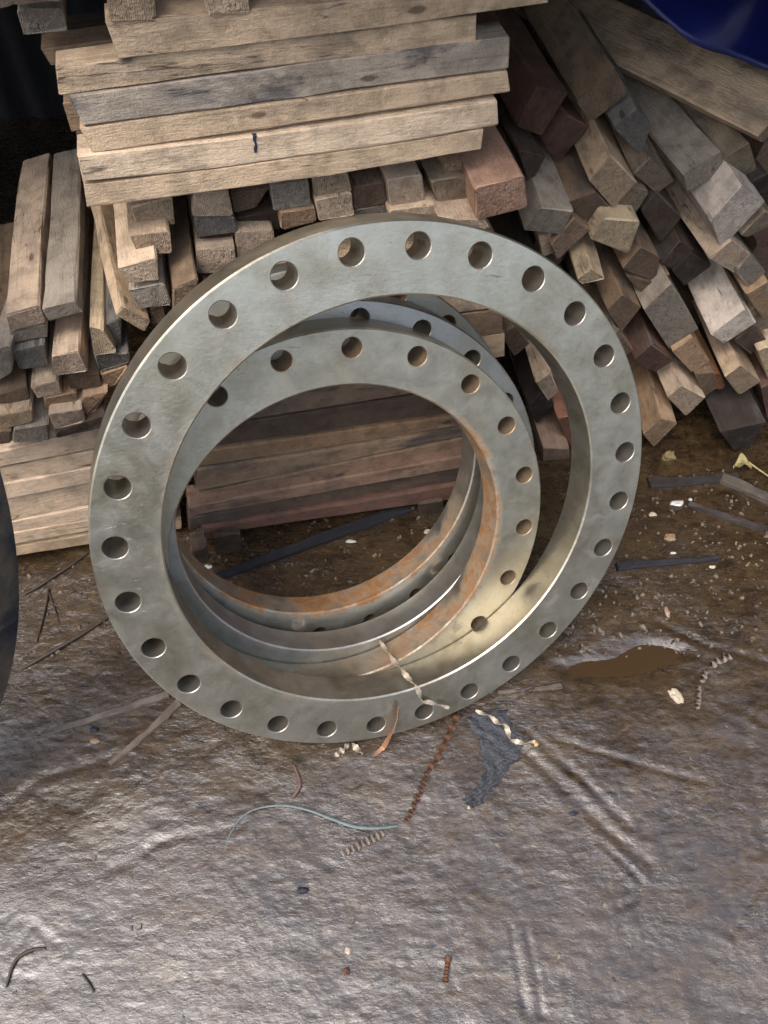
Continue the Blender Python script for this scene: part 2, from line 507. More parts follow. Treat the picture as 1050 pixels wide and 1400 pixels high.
def flange(name, centre, n, u, v, rb, r_in, r_out, r_hole, N, phase, thick, mats, cham=.0025):
    """flat ring with N through holes; local Z is the axis, front face at z = 0"""
    verts, faces, fm = [], [], []
    key = {}
    def vid(x, y, z):
        k = (round(x * 20000), round(y * 20000), round(z * 20000))
        if k not in key:
            key[k] = len(verts); verts.append((x, y, z))
        return key[k]
    K = 32
    fi, fo = r_in + cham, r_out - cham
    rm, rh = (fi + fo) / 2, (fo - fi) / 2
    da = math.pi / N
    hc = .0012
    for i in range(N):
        th = phase + 2 * math.pi * i / N
        ct, stt = math.cos(th), math.sin(th)
        B, Hf, Hw = [], [], []
        for k in range(K):
            ph = 2 * math.pi * k / K
            cx, cy = math.cos(ph), math.sin(ph)
            m = max(abs(cx), abs(cy))
            rr, aa = rm + rh * cx / m, th + da * cy / m
            B.append((rr * math.cos(aa), rr * math.sin(aa)))
            hx, hy = rb + (r_hole + hc) * cx, (r_hole + hc) * cy
            Hf.append((hx * ct - hy * stt, hx * stt + hy * ct))
            hx, hy = rb + r_hole * cx, r_hole * cy
            Hw.append((hx * ct - hy * stt, hx * stt + hy * ct))
        for k in range(K):
            j = (k + 1) % K
            f = [vid(*Hf[k], 0), vid(*B[k], 0), vid(*B[j], 0), vid(*Hf[j], 0)]
            faces.append(f); fm.append(0)
            f = [vid(*Hf[k], -thick), vid(*Hf[j], -thick), vid(*B[j], -thick), vid(*B[k], -thick)]
            faces.append(f); fm.append(0)
            faces.append([vid(*Hf[k], 0), vid(*Hf[j], 0), vid(*Hw[j], -hc), vid(*Hw[k], -hc)]); fm.append(1)
            faces.append([vid(*Hw[k], -hc), vid(*Hw[j], -hc), vid(*Hw[j], -thick + hc), vid(*Hw[k], -thick + hc)]); fm.append(1)
            faces.append([vid(*Hw[k], -thick + hc), vid(*Hw[j], -thick + hc), vid(*Hf[j], -thick), vid(*Hf[k], -thick)]); fm.append(1)
            # walls along the outer and the bore edge of this sector
            for edge, rr0, sgn in ((fo, r_out, 1), (fi, r_in, -1)):
                a0, a1 = B[k], B[j]
                if abs(math.hypot(*a0) - edge) < 1e-6 and abs(math.hypot(*a1) - edge) < 1e-6:
                    s = rr0 / edge
                    p0, p1 = (a0[0] * s, a0[1] * s), (a1[0] * s, a1[1] * s)
                    rows = [(a0, a1, 0.0), (p0, p1, -cham), (p0, p1, -thick + cham), (a0, a1, -thick)]
                    for (q0, q1, z0), (w0, w1, z1) in zip(rows[:-1], rows[1:]):
                        f = [vid(*q0, z0), vid(*w0, z1), vid(*w1, z1), vid(*q1, z0)]
                        if len(set(f)) == 4:
                            faces.append(f); fm.append(0)
    me = bpy.data.meshes.new(name)
    me.from_pydata(verts, [], faces)
    for m in mats: me.materials.append(m)
    me.polygons.foreach_set('material_index', fm)
    import bmesh
    bm = bmesh.new(); bm.from_mesh(me)
    bmesh.ops.recalc_face_normals(bm, faces=bm.faces)
    bm.to_mesh(me); bm.free()
    me.polygons.foreach_set('use_smooth', [True] * len(me.polygons))
    me.set_sharp_from_angle(angle=math.radians(30))
    o = bpy.data.objects.new(name, me)
    col.objects.link(o)
    o.matrix_world = Matrix(((u[0], v[0], n[0], centre[0]), (u[1], v[1], n[1], centre[1]), (u[2], v[2], n[2], centre[2]), (0, 0, 0, 1)))
    return o

HOLE = simple_mat('drilled_hole_steel', (0.40, 0.37, 0.31), .42, .85, .3, 60, .0008)
HOLE2 = simple_mat('rusty_hole_steel', (0.34, 0.25, 0.16), .5, .6, .45, 60, .0010)
ST1 = make_steel('turned_steel', (0.42, 0.39, 0.305), (0.56, 0.53, 0.44), .845 * RB, 1.081 * RB, .38, .31, (0.36, 0.31, 0.23), rdir=(1, .3))
ST2 = make_steel('turned_steel_rusty', (0.34, 0.315, 0.245), (0.46, 0.44, 0.36), .832 * k2, 1.087 * k2, 1.25, .42, (0.34, 0.29, 0.21), rdir=(-1, .05))
ST3 = make_steel('turned_steel_dull', (0.33, 0.33, 0.31), (0.44, 0.44, 0.415), .835 * k2, 1.085 * k2, .3, .42, (0.33, 0.30, 0.25), rdir=(.5, .5))
ST4 = make_steel('turned_steel_bore_rust', (0.33, 0.325, 0.28), (0.44, 0.435, 0.385), .845 * k2, 1.085 * k2, 1.5, .42, (0.34, 0.27, 0.18), rdir=(-.1, 1))

g = 'steel pipe flanges leaning on the wood pile'
o = flange('steel_flange', RING1_C, NW, UW, VW, RB, .845 * RB, 1.081 * RB, .043 * RB, 28, 5.0305, T1 * RB, [ST1, HOLE])
tag(o, 'largest bright grey steel flange in front, a full ring with twenty-eight holes', 'flange', g)
o = flange('steel_flange', RING2_C, NW, UW, VW, k2, .832 * k2, 1.087 * k2, .046 * k2, 20, 5.4464, .178 * k2, [ST2, HOLE2])
tag(o, 'smaller steel flange right behind the big one, rust around its bore edge', 'flange', g)
o = flange('steel_flange', RING3_C, NW, UW, VW, k2, .835 * k2, 1.085 * k2, .046 * k2, 20, 4.787, .178 * k2, [ST3, HOLE])
tag(o, 'dull steel flange third in the row, sandwiched between two small flanges', 'flange', g)
o = flange('steel_flange', RING4_C, NW, UW, VW, k2, .845 * k2, 1.085 * k2, .046 * k2, 20, 7.944, .178 * k2, [ST4, HOLE2])
tag(o, 'rearmost steel flange with an orange rusty bore, nearest the wood', 'flange', g)

def dark_flange():
    yaw, lean = math.radians(-20), math.radians(35)
    n = np.array([math.sin(yaw) * math.cos(lean), -math.cos(yaw) * math.cos(lean), math.sin(lean)])
    up = unit(np.array([0, 0, 1]) - n[2] * n)
    R = .58
    c = np.array([-1.201, .384, 0.004]) + up * R
    u = np.cross(up, n)
    m = make_steel('dark_blue_steel', (0.018, 0.026, 0.045), (0.035, 0.048, 0.075), .44, .58, .5, .34, (0.03, 0.03, 0.035), .5)
    m2 = simple_mat('brown_rust', (0.09, 0.035, 0.02), .7, .2, .4, 40)
    o = flange('steel_flange', c, n, u, np.cross(n, u), .525, .45, R, .020, 28, .1, .07, [m, m2], .012)
    tag(o, 'dark blue flange cut off by the left edge of the picture', 'flange', g)
dark_flange()

# ------------------------------------------------------------------ wood: every stick is lofted between two end quads
COL = dict(pale=(.58, .44, .305), pink=(.51, .385, .275), tan=(.47, .345, .225), orange=(.40, .265, .16),
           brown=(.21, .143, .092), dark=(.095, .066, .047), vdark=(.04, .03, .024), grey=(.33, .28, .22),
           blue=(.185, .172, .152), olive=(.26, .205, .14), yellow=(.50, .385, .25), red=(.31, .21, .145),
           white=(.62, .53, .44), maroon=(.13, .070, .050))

def loft(name, QA, QB, colour, stain, label, cat, group, nseg=6, cham=.0019, jit=.0010, bow=.002):
    QA, QB = np.asarray(QA, float), np.asarray(QB, float)
    ca, cb = QA.mean(0), QB.mean(0)
    L = np.linalg.norm(cb - ca)
    X = (cb - ca) / L
    y0 = QA[1] - QA[0] if abs(unit(QA[1] - QA[0]) @ X) < .8 else QA[3] - QA[0]
    Y = unit(y0 - (y0 @ X) * X)
    Z = np.cross(X, Y)
    R = np.stack([X, Y, Z], 0)
    a, b = (QA - ca) @ R.T, (QB - ca) @ R.T
    es = RNG.uniform(.5, 2.2, (4, 2)) * cham
    bw = RNG.normal(0, bow, 2)
    def section(t, inset=0.0):
        q = a * (1 - t) + b * t
        out = []
        for i in range(4):
            p, nx, pv = q[i], q[(i + 1) % 4], q[(i - 1) % 4]
            out.append(p + (pv - p) / np.linalg.norm(pv - p) * es[i, 0])
            out.append(p + (nx - p) / np.linalg.norm(nx - p) * es[i, 1])
        out = np.array(out)
        if inset:
            m = out.mean(0); d = m - out
            out = out + d / np.linalg.norm(d, axis=1)[:, None] * inset
        s = 4 * t * (1 - t)
        out[:, 1] += bw[0] * s; out[:, 2] += bw[1] * s
        return out
    e = cham / L
    ts = [(0, cham * .8), (e, 0)] + [((i + 1) / (nseg + 1), 0) for i in range(nseg)] + [(1 - e, 0), (1, cham * .8)]
    V = []
    for t, ins in ts:
        sct = section(t, ins)
        sct += RNG.normal(0, jit, sct.shape) * (1 if 0 < t < 1 else .9)
        V.extend(sct.tolist())
    n = len(ts)
    F = [list(range(8))]
    for r in range(n - 1):
        for k in range(8):
            j = (k + 1) % 8
            F.append([r * 8 + k, (r + 1) * 8 + k, (r + 1) * 8 + j, r * 8 + j])
    F.append([(n - 1) * 8 + k for k in range(8)][::-1])
    # orientation: front cap must face -X
    p = np.array(V)
    nrm = np.cross(p[2] - p[0], p[4] - p[0])
    if nrm[0] > 0:
        F = [f[::-1] for f in F]
    o = mesh_obj(name, V, F, WOOD)
    o.matrix_world = Matrix([[X[i], Y[i], Z[i], ca[i]] for i in range(3)] + [[0, 0, 0, 1]])
    c = COL[colour] if isinstance(colour, str) else colour
    k = RNG.uniform(.9, 1.1)
    o.color = (c[0] * k, c[1] * k, c[2] * k, stain)
    tag(o, label, cat, group)
    return o

def axis_dir(alpha, elev):
    a, e = math.radians(alpha), math.radians(elev)
    return np.array([-math.sin(a) * math.cos(e), math.cos(a) * math.cos(e), math.sin(e)])

def stick(quad, q, alpha, elev, L, colour, stain, label, group, right=False, name='wood_stick', taper=1.0):
    """quad: photo corners of the sawn end (TL, TR, BR, BL); the stick runs back from it along its own axis"""
    quad = np.array(quad, float)
    m = quad.mean(0)
    c = on_right(m[0], m[1], q) if right else on_pile(m[0], m[1], q)
    d = axis_dir(alpha, elev)
    QA = np.array([hit(p[0], p[1], c, d) for p in quad])
    QB = (QA - QA.mean(0)) * taper + QA.mean(0) + d * L
    return loft(name, QA, QB, colour, stain, label, 'stick', group)

def board(quad, q, depth, colour, stain, label, group, name='wood_board', qr=None, **kw):
    """quad: photo corners of the long front face (TL, TR, BR, BL); the board is depth metres thick behind it"""
    P = [on_pile(x, y, q if i in (0, 3) or qr is None else qr) for i, (x, y) in enumerate(quad)]
    TL, TR, BR, BL = P
    d = E2 * depth
    kw.setdefault('nseg', 9)
    kw.setdefault('cham', .0013)
    kw.setdefault('jit', .0005)
    return loft(name, [TL, TL + d, BL + d, BL], [TR, TR + d, BR + d, BR], colour, stain, label, 'board', group, **kw)

# --- upper stack of long boards
GU = 'long boards in the upper stack'
board([(144, 31), (742, -32), (750, 3), (163, 81)], .076, .055, 'tan', .45, 'top long board of the upper stack, running out of the top of the frame', GU)
board([(76, 94), (652, 21), (651, 61), (82, 131)], .083, .05, 'tan', .6, 'second board of the upper stack, with a knot dot and a crack at its left', GU)
ob = board([(95, 132), (697, 50), (695, 93), (115, 173)], .080, .05, (.30, .25, .195), 1.3, 'blue-grey stained board, third in the upper stack', GU)
board([(110, 176), (694, 97), (697, 126), (128, 210)], .080, .05, 'tan', .3, 'brownish tan board fourth in the upper stack, below the stained one', GU)
mk = board([(106, 212), (679, 136), (681, 171), (114, 249)], .077, .055, 'pale', .15, 'pale board with a short blue ink mark on its face', GU)
board([(114, 253), (661, 177), (658, 205), (119, 284)], .079, .05, 'tan', .25, 'lowest board of the upper stack, lying on the stick ends', GU)

INK = simple_mat('blue_ink', (0.02, 0.022, 0.05), .8, 0, .4, 200)
def ink_mark():
    pts = [(346, 186), (351, 186), (350, 193), (352, 200), (351, 209), (348, 209), (347, 203), (349, 198), (346, 192)]
    P = [on_pile(x, y, .077 - .0035) for x, y in pts]
    n = len(P)
    V = [p for p in P] + [p + E2 * .008 for p in P]
    F = [list(range(n))] + [[i, n + i, n + (i + 1) % n, (i + 1) % n] for i in range(n)] + [list(range(2 * n - 1, n - 1, -1))]
    o = mesh_obj('ink_mark', V, F, INK)
    o.parent = mk
    o.matrix_parent_inverse = mk.matrix_world.inverted()
    o['label'] = 'short blue-black felt pen stroke'
ink_mark()

board([(56, 68), (330, 35), (330, 62), (70, 90)], .20, .05, 'brown', .4, 'shaded brown board behind the left end of the upper stack', GU)
board([(56, 47), (330, 10), (330, 36), (60, 66)], .26, .05, 'vdark', .4, 'very dark board at the top left, behind the upper stack', GU)
board([(-20, -14), (92, -24), (82, 2), (-6, 14)], .10, .05, 'dark', .3, 'dim board end in the very top left corner', GU)
board([(86, 140), (420, 110), (420, 150), (97, 181)], .135, .05, 'brown', .3, 'hidden second-row board showing its short end left of the stained board', GU)
board([(112, 215), (600, 150), (600, 182), (118, 246)], .135, .05, 'brown', .2, 'second-row board behind the pale ink-marked board', GU)

GK = 'short blocks on top of the upper stack'
stick([(22, 14), (86, 11), (93, 42), (32, 48)], .15, 14, 0, .45, 'grey', .5, 'dim tan stick end at the top left, above the dark gap', GK)
stick([(143, -14), (209, -16), (214, 28), (150, 31)], .074, 14, 0, .4, 'tan', .6, 'stained stick end sitting on the left end of the top board', GK)
stick([(277, -16), (339, -20), (342, 17), (284, 21)], .074, 14, 0, .4, 'pale', .2, 'pale stick end on the top board, cut by the frame', GK)

# --- sticks with their ends towards us, left of the flange
GL = 'cross-laid sticks at the left of the pile'
LEFT = [
 ([(8, 432), (54, 419), (64, 440), (14, 453)], .105, 12, 0, .46, 'pink', .25, 'long pale stick at the far left with a reddish sawn end'),
 ([(58, 422), (103, 411), (112, 428), (66, 439)], .100, 12, 0, .46, 'grey', .35, 'long weathered grey stick, second from the left, running into the dark'),
 ([(13, 455), (63, 444), (65, 460), (18, 468)], .108, 12, 0, .5, 'grey', .3, 'thin grey-tan stick end directly under the leftmost long stick'),
 ([(16, 480), (60, 471), (66, 499), (26, 505)], .095, 12, 0, .5, 'blue', .3, 'slate grey stick end below the two long left sticks'),
 ([(70, 486), (108, 481), (120, 509), (70, 514)], .070, 10, 0, .5, 'pink', .15, 'pale stick with a broad sawn end and shadowed right side, left stack'),
 ([(43, 530), (80, 522), (85, 540), (50, 545)], .072, 15, 0, .5, 'pale', .1, 'pale stick with a flat top below the slate grey end'),
 ([(-14, 543), (37, 530), (42, 548), (-14, 553)], .078, 16, 0, .5, 'brown', .2, 'brown stick end at the left edge above a pale-topped one'),
 ([(-14, 570), (43, 561), (46, 577), (-14, 591)], .052, 13, 0, .5, 'tan', .45, 'pale-topped stick end at the left edge with a dark worn face'),
 ([(18, 588), (66, 580), (67, 602), (16, 605)], .045, 13, 0, .5, 'grey', .6, 'dark grey-brown stick end just above the lower left boards'),
 ([(-16, 592), (14, 589), (15, 606), (-16, 609)], .045, 13, 0, .5, 'brown', .5, 'lowest stick end at the left edge, on the lower left boards'),
 ([(58, 545), (104, 536), (109, 553), (63, 559)], .072, 13, 0, .5, 'orange', .3, 'brown orange stick end behind the lowest pale one, left stack'),
 ([(67, 567), (111, 560), (116, 578), (74, 588)], .048, 13, 0, .5, 'pink', .2, 'peach stick end with a pale rim, near the foot of the left stack'),
 ([(92, 520), (135, 512), (139, 529), (97, 534)], .082, 13, 0, .5, 'brown', .25, 'grey-brown flat stick end under the broad pale one'),
 ([(110, 545), (148, 536), (131, 563), (116, 567)], .066, 13, 0, .5, 'orange', .25, 'wedge-shaped orange stick end touching the flange rim on the left'),
 ([(76, 590), (142, 570), (138, 584), (77, 600)], .045, 13, 0, .5, 'dark', .3, 'dark thin stick end lying on the lower left boards'),
 ([(137, 511), (176, 500), (158, 528), (147, 531)], .085, 13, 0, .5, 'orange', .15, 'small orange stick end beside the flange rim, upper of two'),
 ([(129, 488), (176, 482), (178, 495), (136, 508)], .085, 12, 0, .5, 'blue', .8, 'dark slate board end beside the flange, below a sawn wedge'),
 ([(123, 447), (140, 450), (161, 481), (129, 487)], .080, 11, 0, .55, 'yellow', .1, 'yellowish triangular sawn wedge end left of the flange rim'),
 ([(139, 444), (165, 436), (166, 478), (162, 480)], .100, 11, 0, .5, 'blue', .6, 'slate grey narrow board beside the yellowish wedge'),
 ([(157, 432), (168, 418), (206, 438), (198, 455)], .050, 19, 0, .6, 'tan', .25, 'long pale stick tilted on its edge, its brown end against the flange rim'),
 ([(178, 284), (236, 270), (239, 308), (186, 306)], .118, 13, 0, .5, 'tan', .5, 'rounded stick end directly under the left end of the upper stack'),
 ([(176, 323), (233, 315), (236, 345), (191, 350)], .088, 13, 0, .5, 'tan', .35, 'stick end with a brown upper half, second below the upper stack at left'),
 ([(161, 366), (214, 353), (217, 382), (177, 388)], .058, 15, 0, .5, 'pale', .1, 'stick with a bright white top and clean sawn end, left of the flange'),
 ([(176, 398), (224, 388), (233, 416), (190, 422)], .062, 13, 0, .5, 'grey', .25, 'grey-tan stick end below the bright-topped stick'),
 ([(207, 421), (224, 418), (226, 442), (208, 444)], .075, 13, 0, .5, 'brown', .3, 'sliver of a brown stick end between tilted stick and flange'),
 ([(237, 396), (270, 382), (272, 420), (237, 432)], .040, 13, 0, .5, 'brown', .15, 'brown stick whose long top shows in the dark slot left of the flange'),
 ([(-16, 478), (13, 474), (16, 508), (-16, 530)], .085, 4, 0, .5, 'grey', .3, 'grey stick at the left edge, cut off by the frame'),
]
for r in LEFT: stick(*r, GL)

# --- row of stick ends under the upper stack
GM = 'stick ends in the row under the upper stack'
MID = [
 ([(265, 263), (312, 257), (318, 294), (263, 296)], .118, 14, 0, .5, 'pale', .12, 'pale rough stick end with a rounded left corner, beside the dark slot'),
 ([(264, 298), (319, 296), (325, 316), (270, 325)], .122, 14, 0, .5, 'blue', .3, 'slate grey stick end below the rounded pale one'),
 ([(270, 327), (322, 318), (322, 336), (273, 338)], .140, 14, 0, .5, 'maroon', .3, 'thin maroon stick end below the slate grey one'),
 ([(268, 341), (321, 337), (324, 371), (270, 374)], .112, 14, 0, .5, 'pink', .15, 'pinkish stick end above the flange rim, foot of the first column'),
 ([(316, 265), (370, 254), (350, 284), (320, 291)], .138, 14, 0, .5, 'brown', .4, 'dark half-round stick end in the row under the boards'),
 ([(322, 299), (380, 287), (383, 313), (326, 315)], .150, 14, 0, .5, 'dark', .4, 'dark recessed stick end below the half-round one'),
 ([(324, 318), (375, 316), (377, 340), (325, 352)], .120, 14, 0, .5, 'pink', .3, 'pale splintered stick end touching the flange rim, second column'),
 ([(370, 255), (422, 246), (426, 281), (374, 288)], .118, 14, 0, .5, 'grey', .35, 'greenish grey square stick end under the boards'),
 ([(383, 291), (430, 284), (433, 304), (385, 314)], .112, 14, 0, .5, 'orange', .25, 'orange-tinged stick end below the greenish grey square'),
 ([(425, 240), (474, 233), (480, 262), (430, 271)], .120, 14, 0, .5, 'yellow', .3, 'yellowish rough stick end under the boards, over a pale one'),
 ([(431, 272), (480, 264), (485, 294), (436, 302)], .112, 14, 0, .5, 'pale', .15, 'pale splintery stick end directly on the top of the flange'),
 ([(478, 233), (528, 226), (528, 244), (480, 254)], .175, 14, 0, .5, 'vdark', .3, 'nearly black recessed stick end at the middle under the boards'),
 ([(482, 256), (526, 248), (528, 278), (484, 286)], .130, 14, 0, .5, 'brown', .35, 'brown square stick end above the top of the flange'),
 ([(485, 288), (528, 281), (530, 300), (487, 304)], .130, 14, 0, .5, 'grey', .4, 'grey stick end peeping over the top of the flange'),
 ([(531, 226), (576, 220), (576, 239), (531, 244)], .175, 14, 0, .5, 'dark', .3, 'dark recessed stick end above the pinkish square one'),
 ([(529, 247), (577, 239), (580, 278), (532, 287)], .118, 14, 0, .5, 'pink', .12, 'pinkish square stick end right of the brown one'),
 ([(533, 290), (596, 280), (598, 300), (535, 304)], .100, 14, 0, .5, 'pale', .1, 'pale stick end just over the flange rim, below the pinkish square'),
 ([(606, 224), (648, 217), (649, 236), (608, 240)], .135, 14, 0, .5, 'orange', .35, 'tan shaded stick end right under the last boards'),
 ([(590, 247), (640, 241), (641, 271), (597, 278)], .115, 14, 0, .5, 'olive', .1, 'greenish pale stick end left of the big reddish block'),
 ([(598, 280), (641, 273), (642, 299), (600, 300)], .130, 14, 0, .5, 'red', .35, 'rusty brown stick end below the greenish pale one'),
 ([(649, 257), (717, 241), (720, 284), (652, 298)], .055, 12, 0, .55, (.37, .225, .155), .2, 'big reddish square stick with a knot on its top edge'),
 ([(600, 302), (664, 299), (668, 312), (610, 314)], .060, 12, 0, .5, 'pink', .1, 'thin pale stick end below the big reddish block'),
]
for r in MID: stick(*r, GM)

# --- lower stacks of boards
GB = 'boards in the lower left stack'
ys = [(617, 588), (640, 617), (662, 640), (684, 662), (716, 692), (733, 713), (750, 729), (763, 744)]
names = ['top', 'second', 'third', 'fourth', 'fifth', 'sixth', 'bottom']
cols = ['pink', 'pale', 'pink', 'pale', 'pink', 'pale', 'tan']
for i in range(7):
    (a0, b0), (a1, b1) = ys[i], ys[i + 1]
    s0, s1 = (b0 - a0) / 120, (b1 - a1) / 120
    xl, xr = -70 + (i * 13) % 20, 236 + (i * 29) % 18
    qq = [.075, .080, .078, .084, .082, .078, .088][i]
    board([(xl, a0 + s0 * xl + .8), (xr, a0 + s0 * xr + .8), (xr, a1 + s1 * xr - .4), (xl, a1 + s1 * xl - .4)], qq, .06, cols[i], .12,
          f'{names[i]} pale pinkish board of the lower left stack beside the flange', GB, cham=.0014)

GI = 'boards seen through the flange bore'
IN = [((300, 583), (600, 535), (300, 612), (609, 568), .045, 'dark', .5, 'dark board second from the top inside the flange opening'),
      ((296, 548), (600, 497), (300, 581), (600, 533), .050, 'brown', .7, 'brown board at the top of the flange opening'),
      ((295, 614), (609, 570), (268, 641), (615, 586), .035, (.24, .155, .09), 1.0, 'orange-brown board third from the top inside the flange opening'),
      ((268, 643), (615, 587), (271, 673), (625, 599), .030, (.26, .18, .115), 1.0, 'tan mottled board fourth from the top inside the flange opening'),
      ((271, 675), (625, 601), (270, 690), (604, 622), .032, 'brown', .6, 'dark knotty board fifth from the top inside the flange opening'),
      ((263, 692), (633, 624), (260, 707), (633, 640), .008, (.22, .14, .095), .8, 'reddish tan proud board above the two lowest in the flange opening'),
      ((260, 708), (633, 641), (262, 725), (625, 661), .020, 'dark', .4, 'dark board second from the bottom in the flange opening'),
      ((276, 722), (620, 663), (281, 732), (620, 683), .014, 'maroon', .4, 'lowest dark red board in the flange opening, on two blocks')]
def ext(p, r, x):
    s = (r[1] - p[1]) / (r[0] - p[0])
    return (x, p[1] + s * (x - p[0]))
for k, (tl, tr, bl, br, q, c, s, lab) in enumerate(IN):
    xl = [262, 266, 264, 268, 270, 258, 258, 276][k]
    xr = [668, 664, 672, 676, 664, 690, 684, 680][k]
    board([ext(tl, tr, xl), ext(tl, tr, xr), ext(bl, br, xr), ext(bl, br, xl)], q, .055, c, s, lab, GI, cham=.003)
# courses carrying the row of stick ends, behind the flanges
for k in range(5):
    y0 = 548 - 34 * k
    board([(258 + 5 * k, y0 - 33), (690 - 3 * k, y0 - 33 - 58), (690 - 3 * k, y0 - 60), (258 + 5 * k, y0 - 1)], .125, .06, ['tan', 'brown', 'pale', 'brown', 'tan'][k], .4,
          ['first', 'second', 'third', 'fourth', 'fifth'][k] + ' board up of the course behind the flange faces, mostly covered by them', 'boards behind the flange faces')

BLK = 'spacer blocks under the lower boards'
stick([(292, 735), (328, 729), (330, 752), (296, 759)], -.006, 14, 0, .10, 'dark', .5, 'small dark spacer block under the boards, left in the flange opening', BLK, name='spacer_block')
stick([(572, 690), (606, 684), (607, 706), (575, 714)], .004, 14, 0, .10, 'dark', .5, 'small dark spacer block under the boards, right in the flange opening', BLK, name='spacer_block')
stick([(262, 756), (283, 747), (286, 767), (264, 777)], -.05, 14, 0, .05, 'dark', .5, 'dark wood lump on the mud by the left inner edge of the flange', BLK, name='spacer_block')

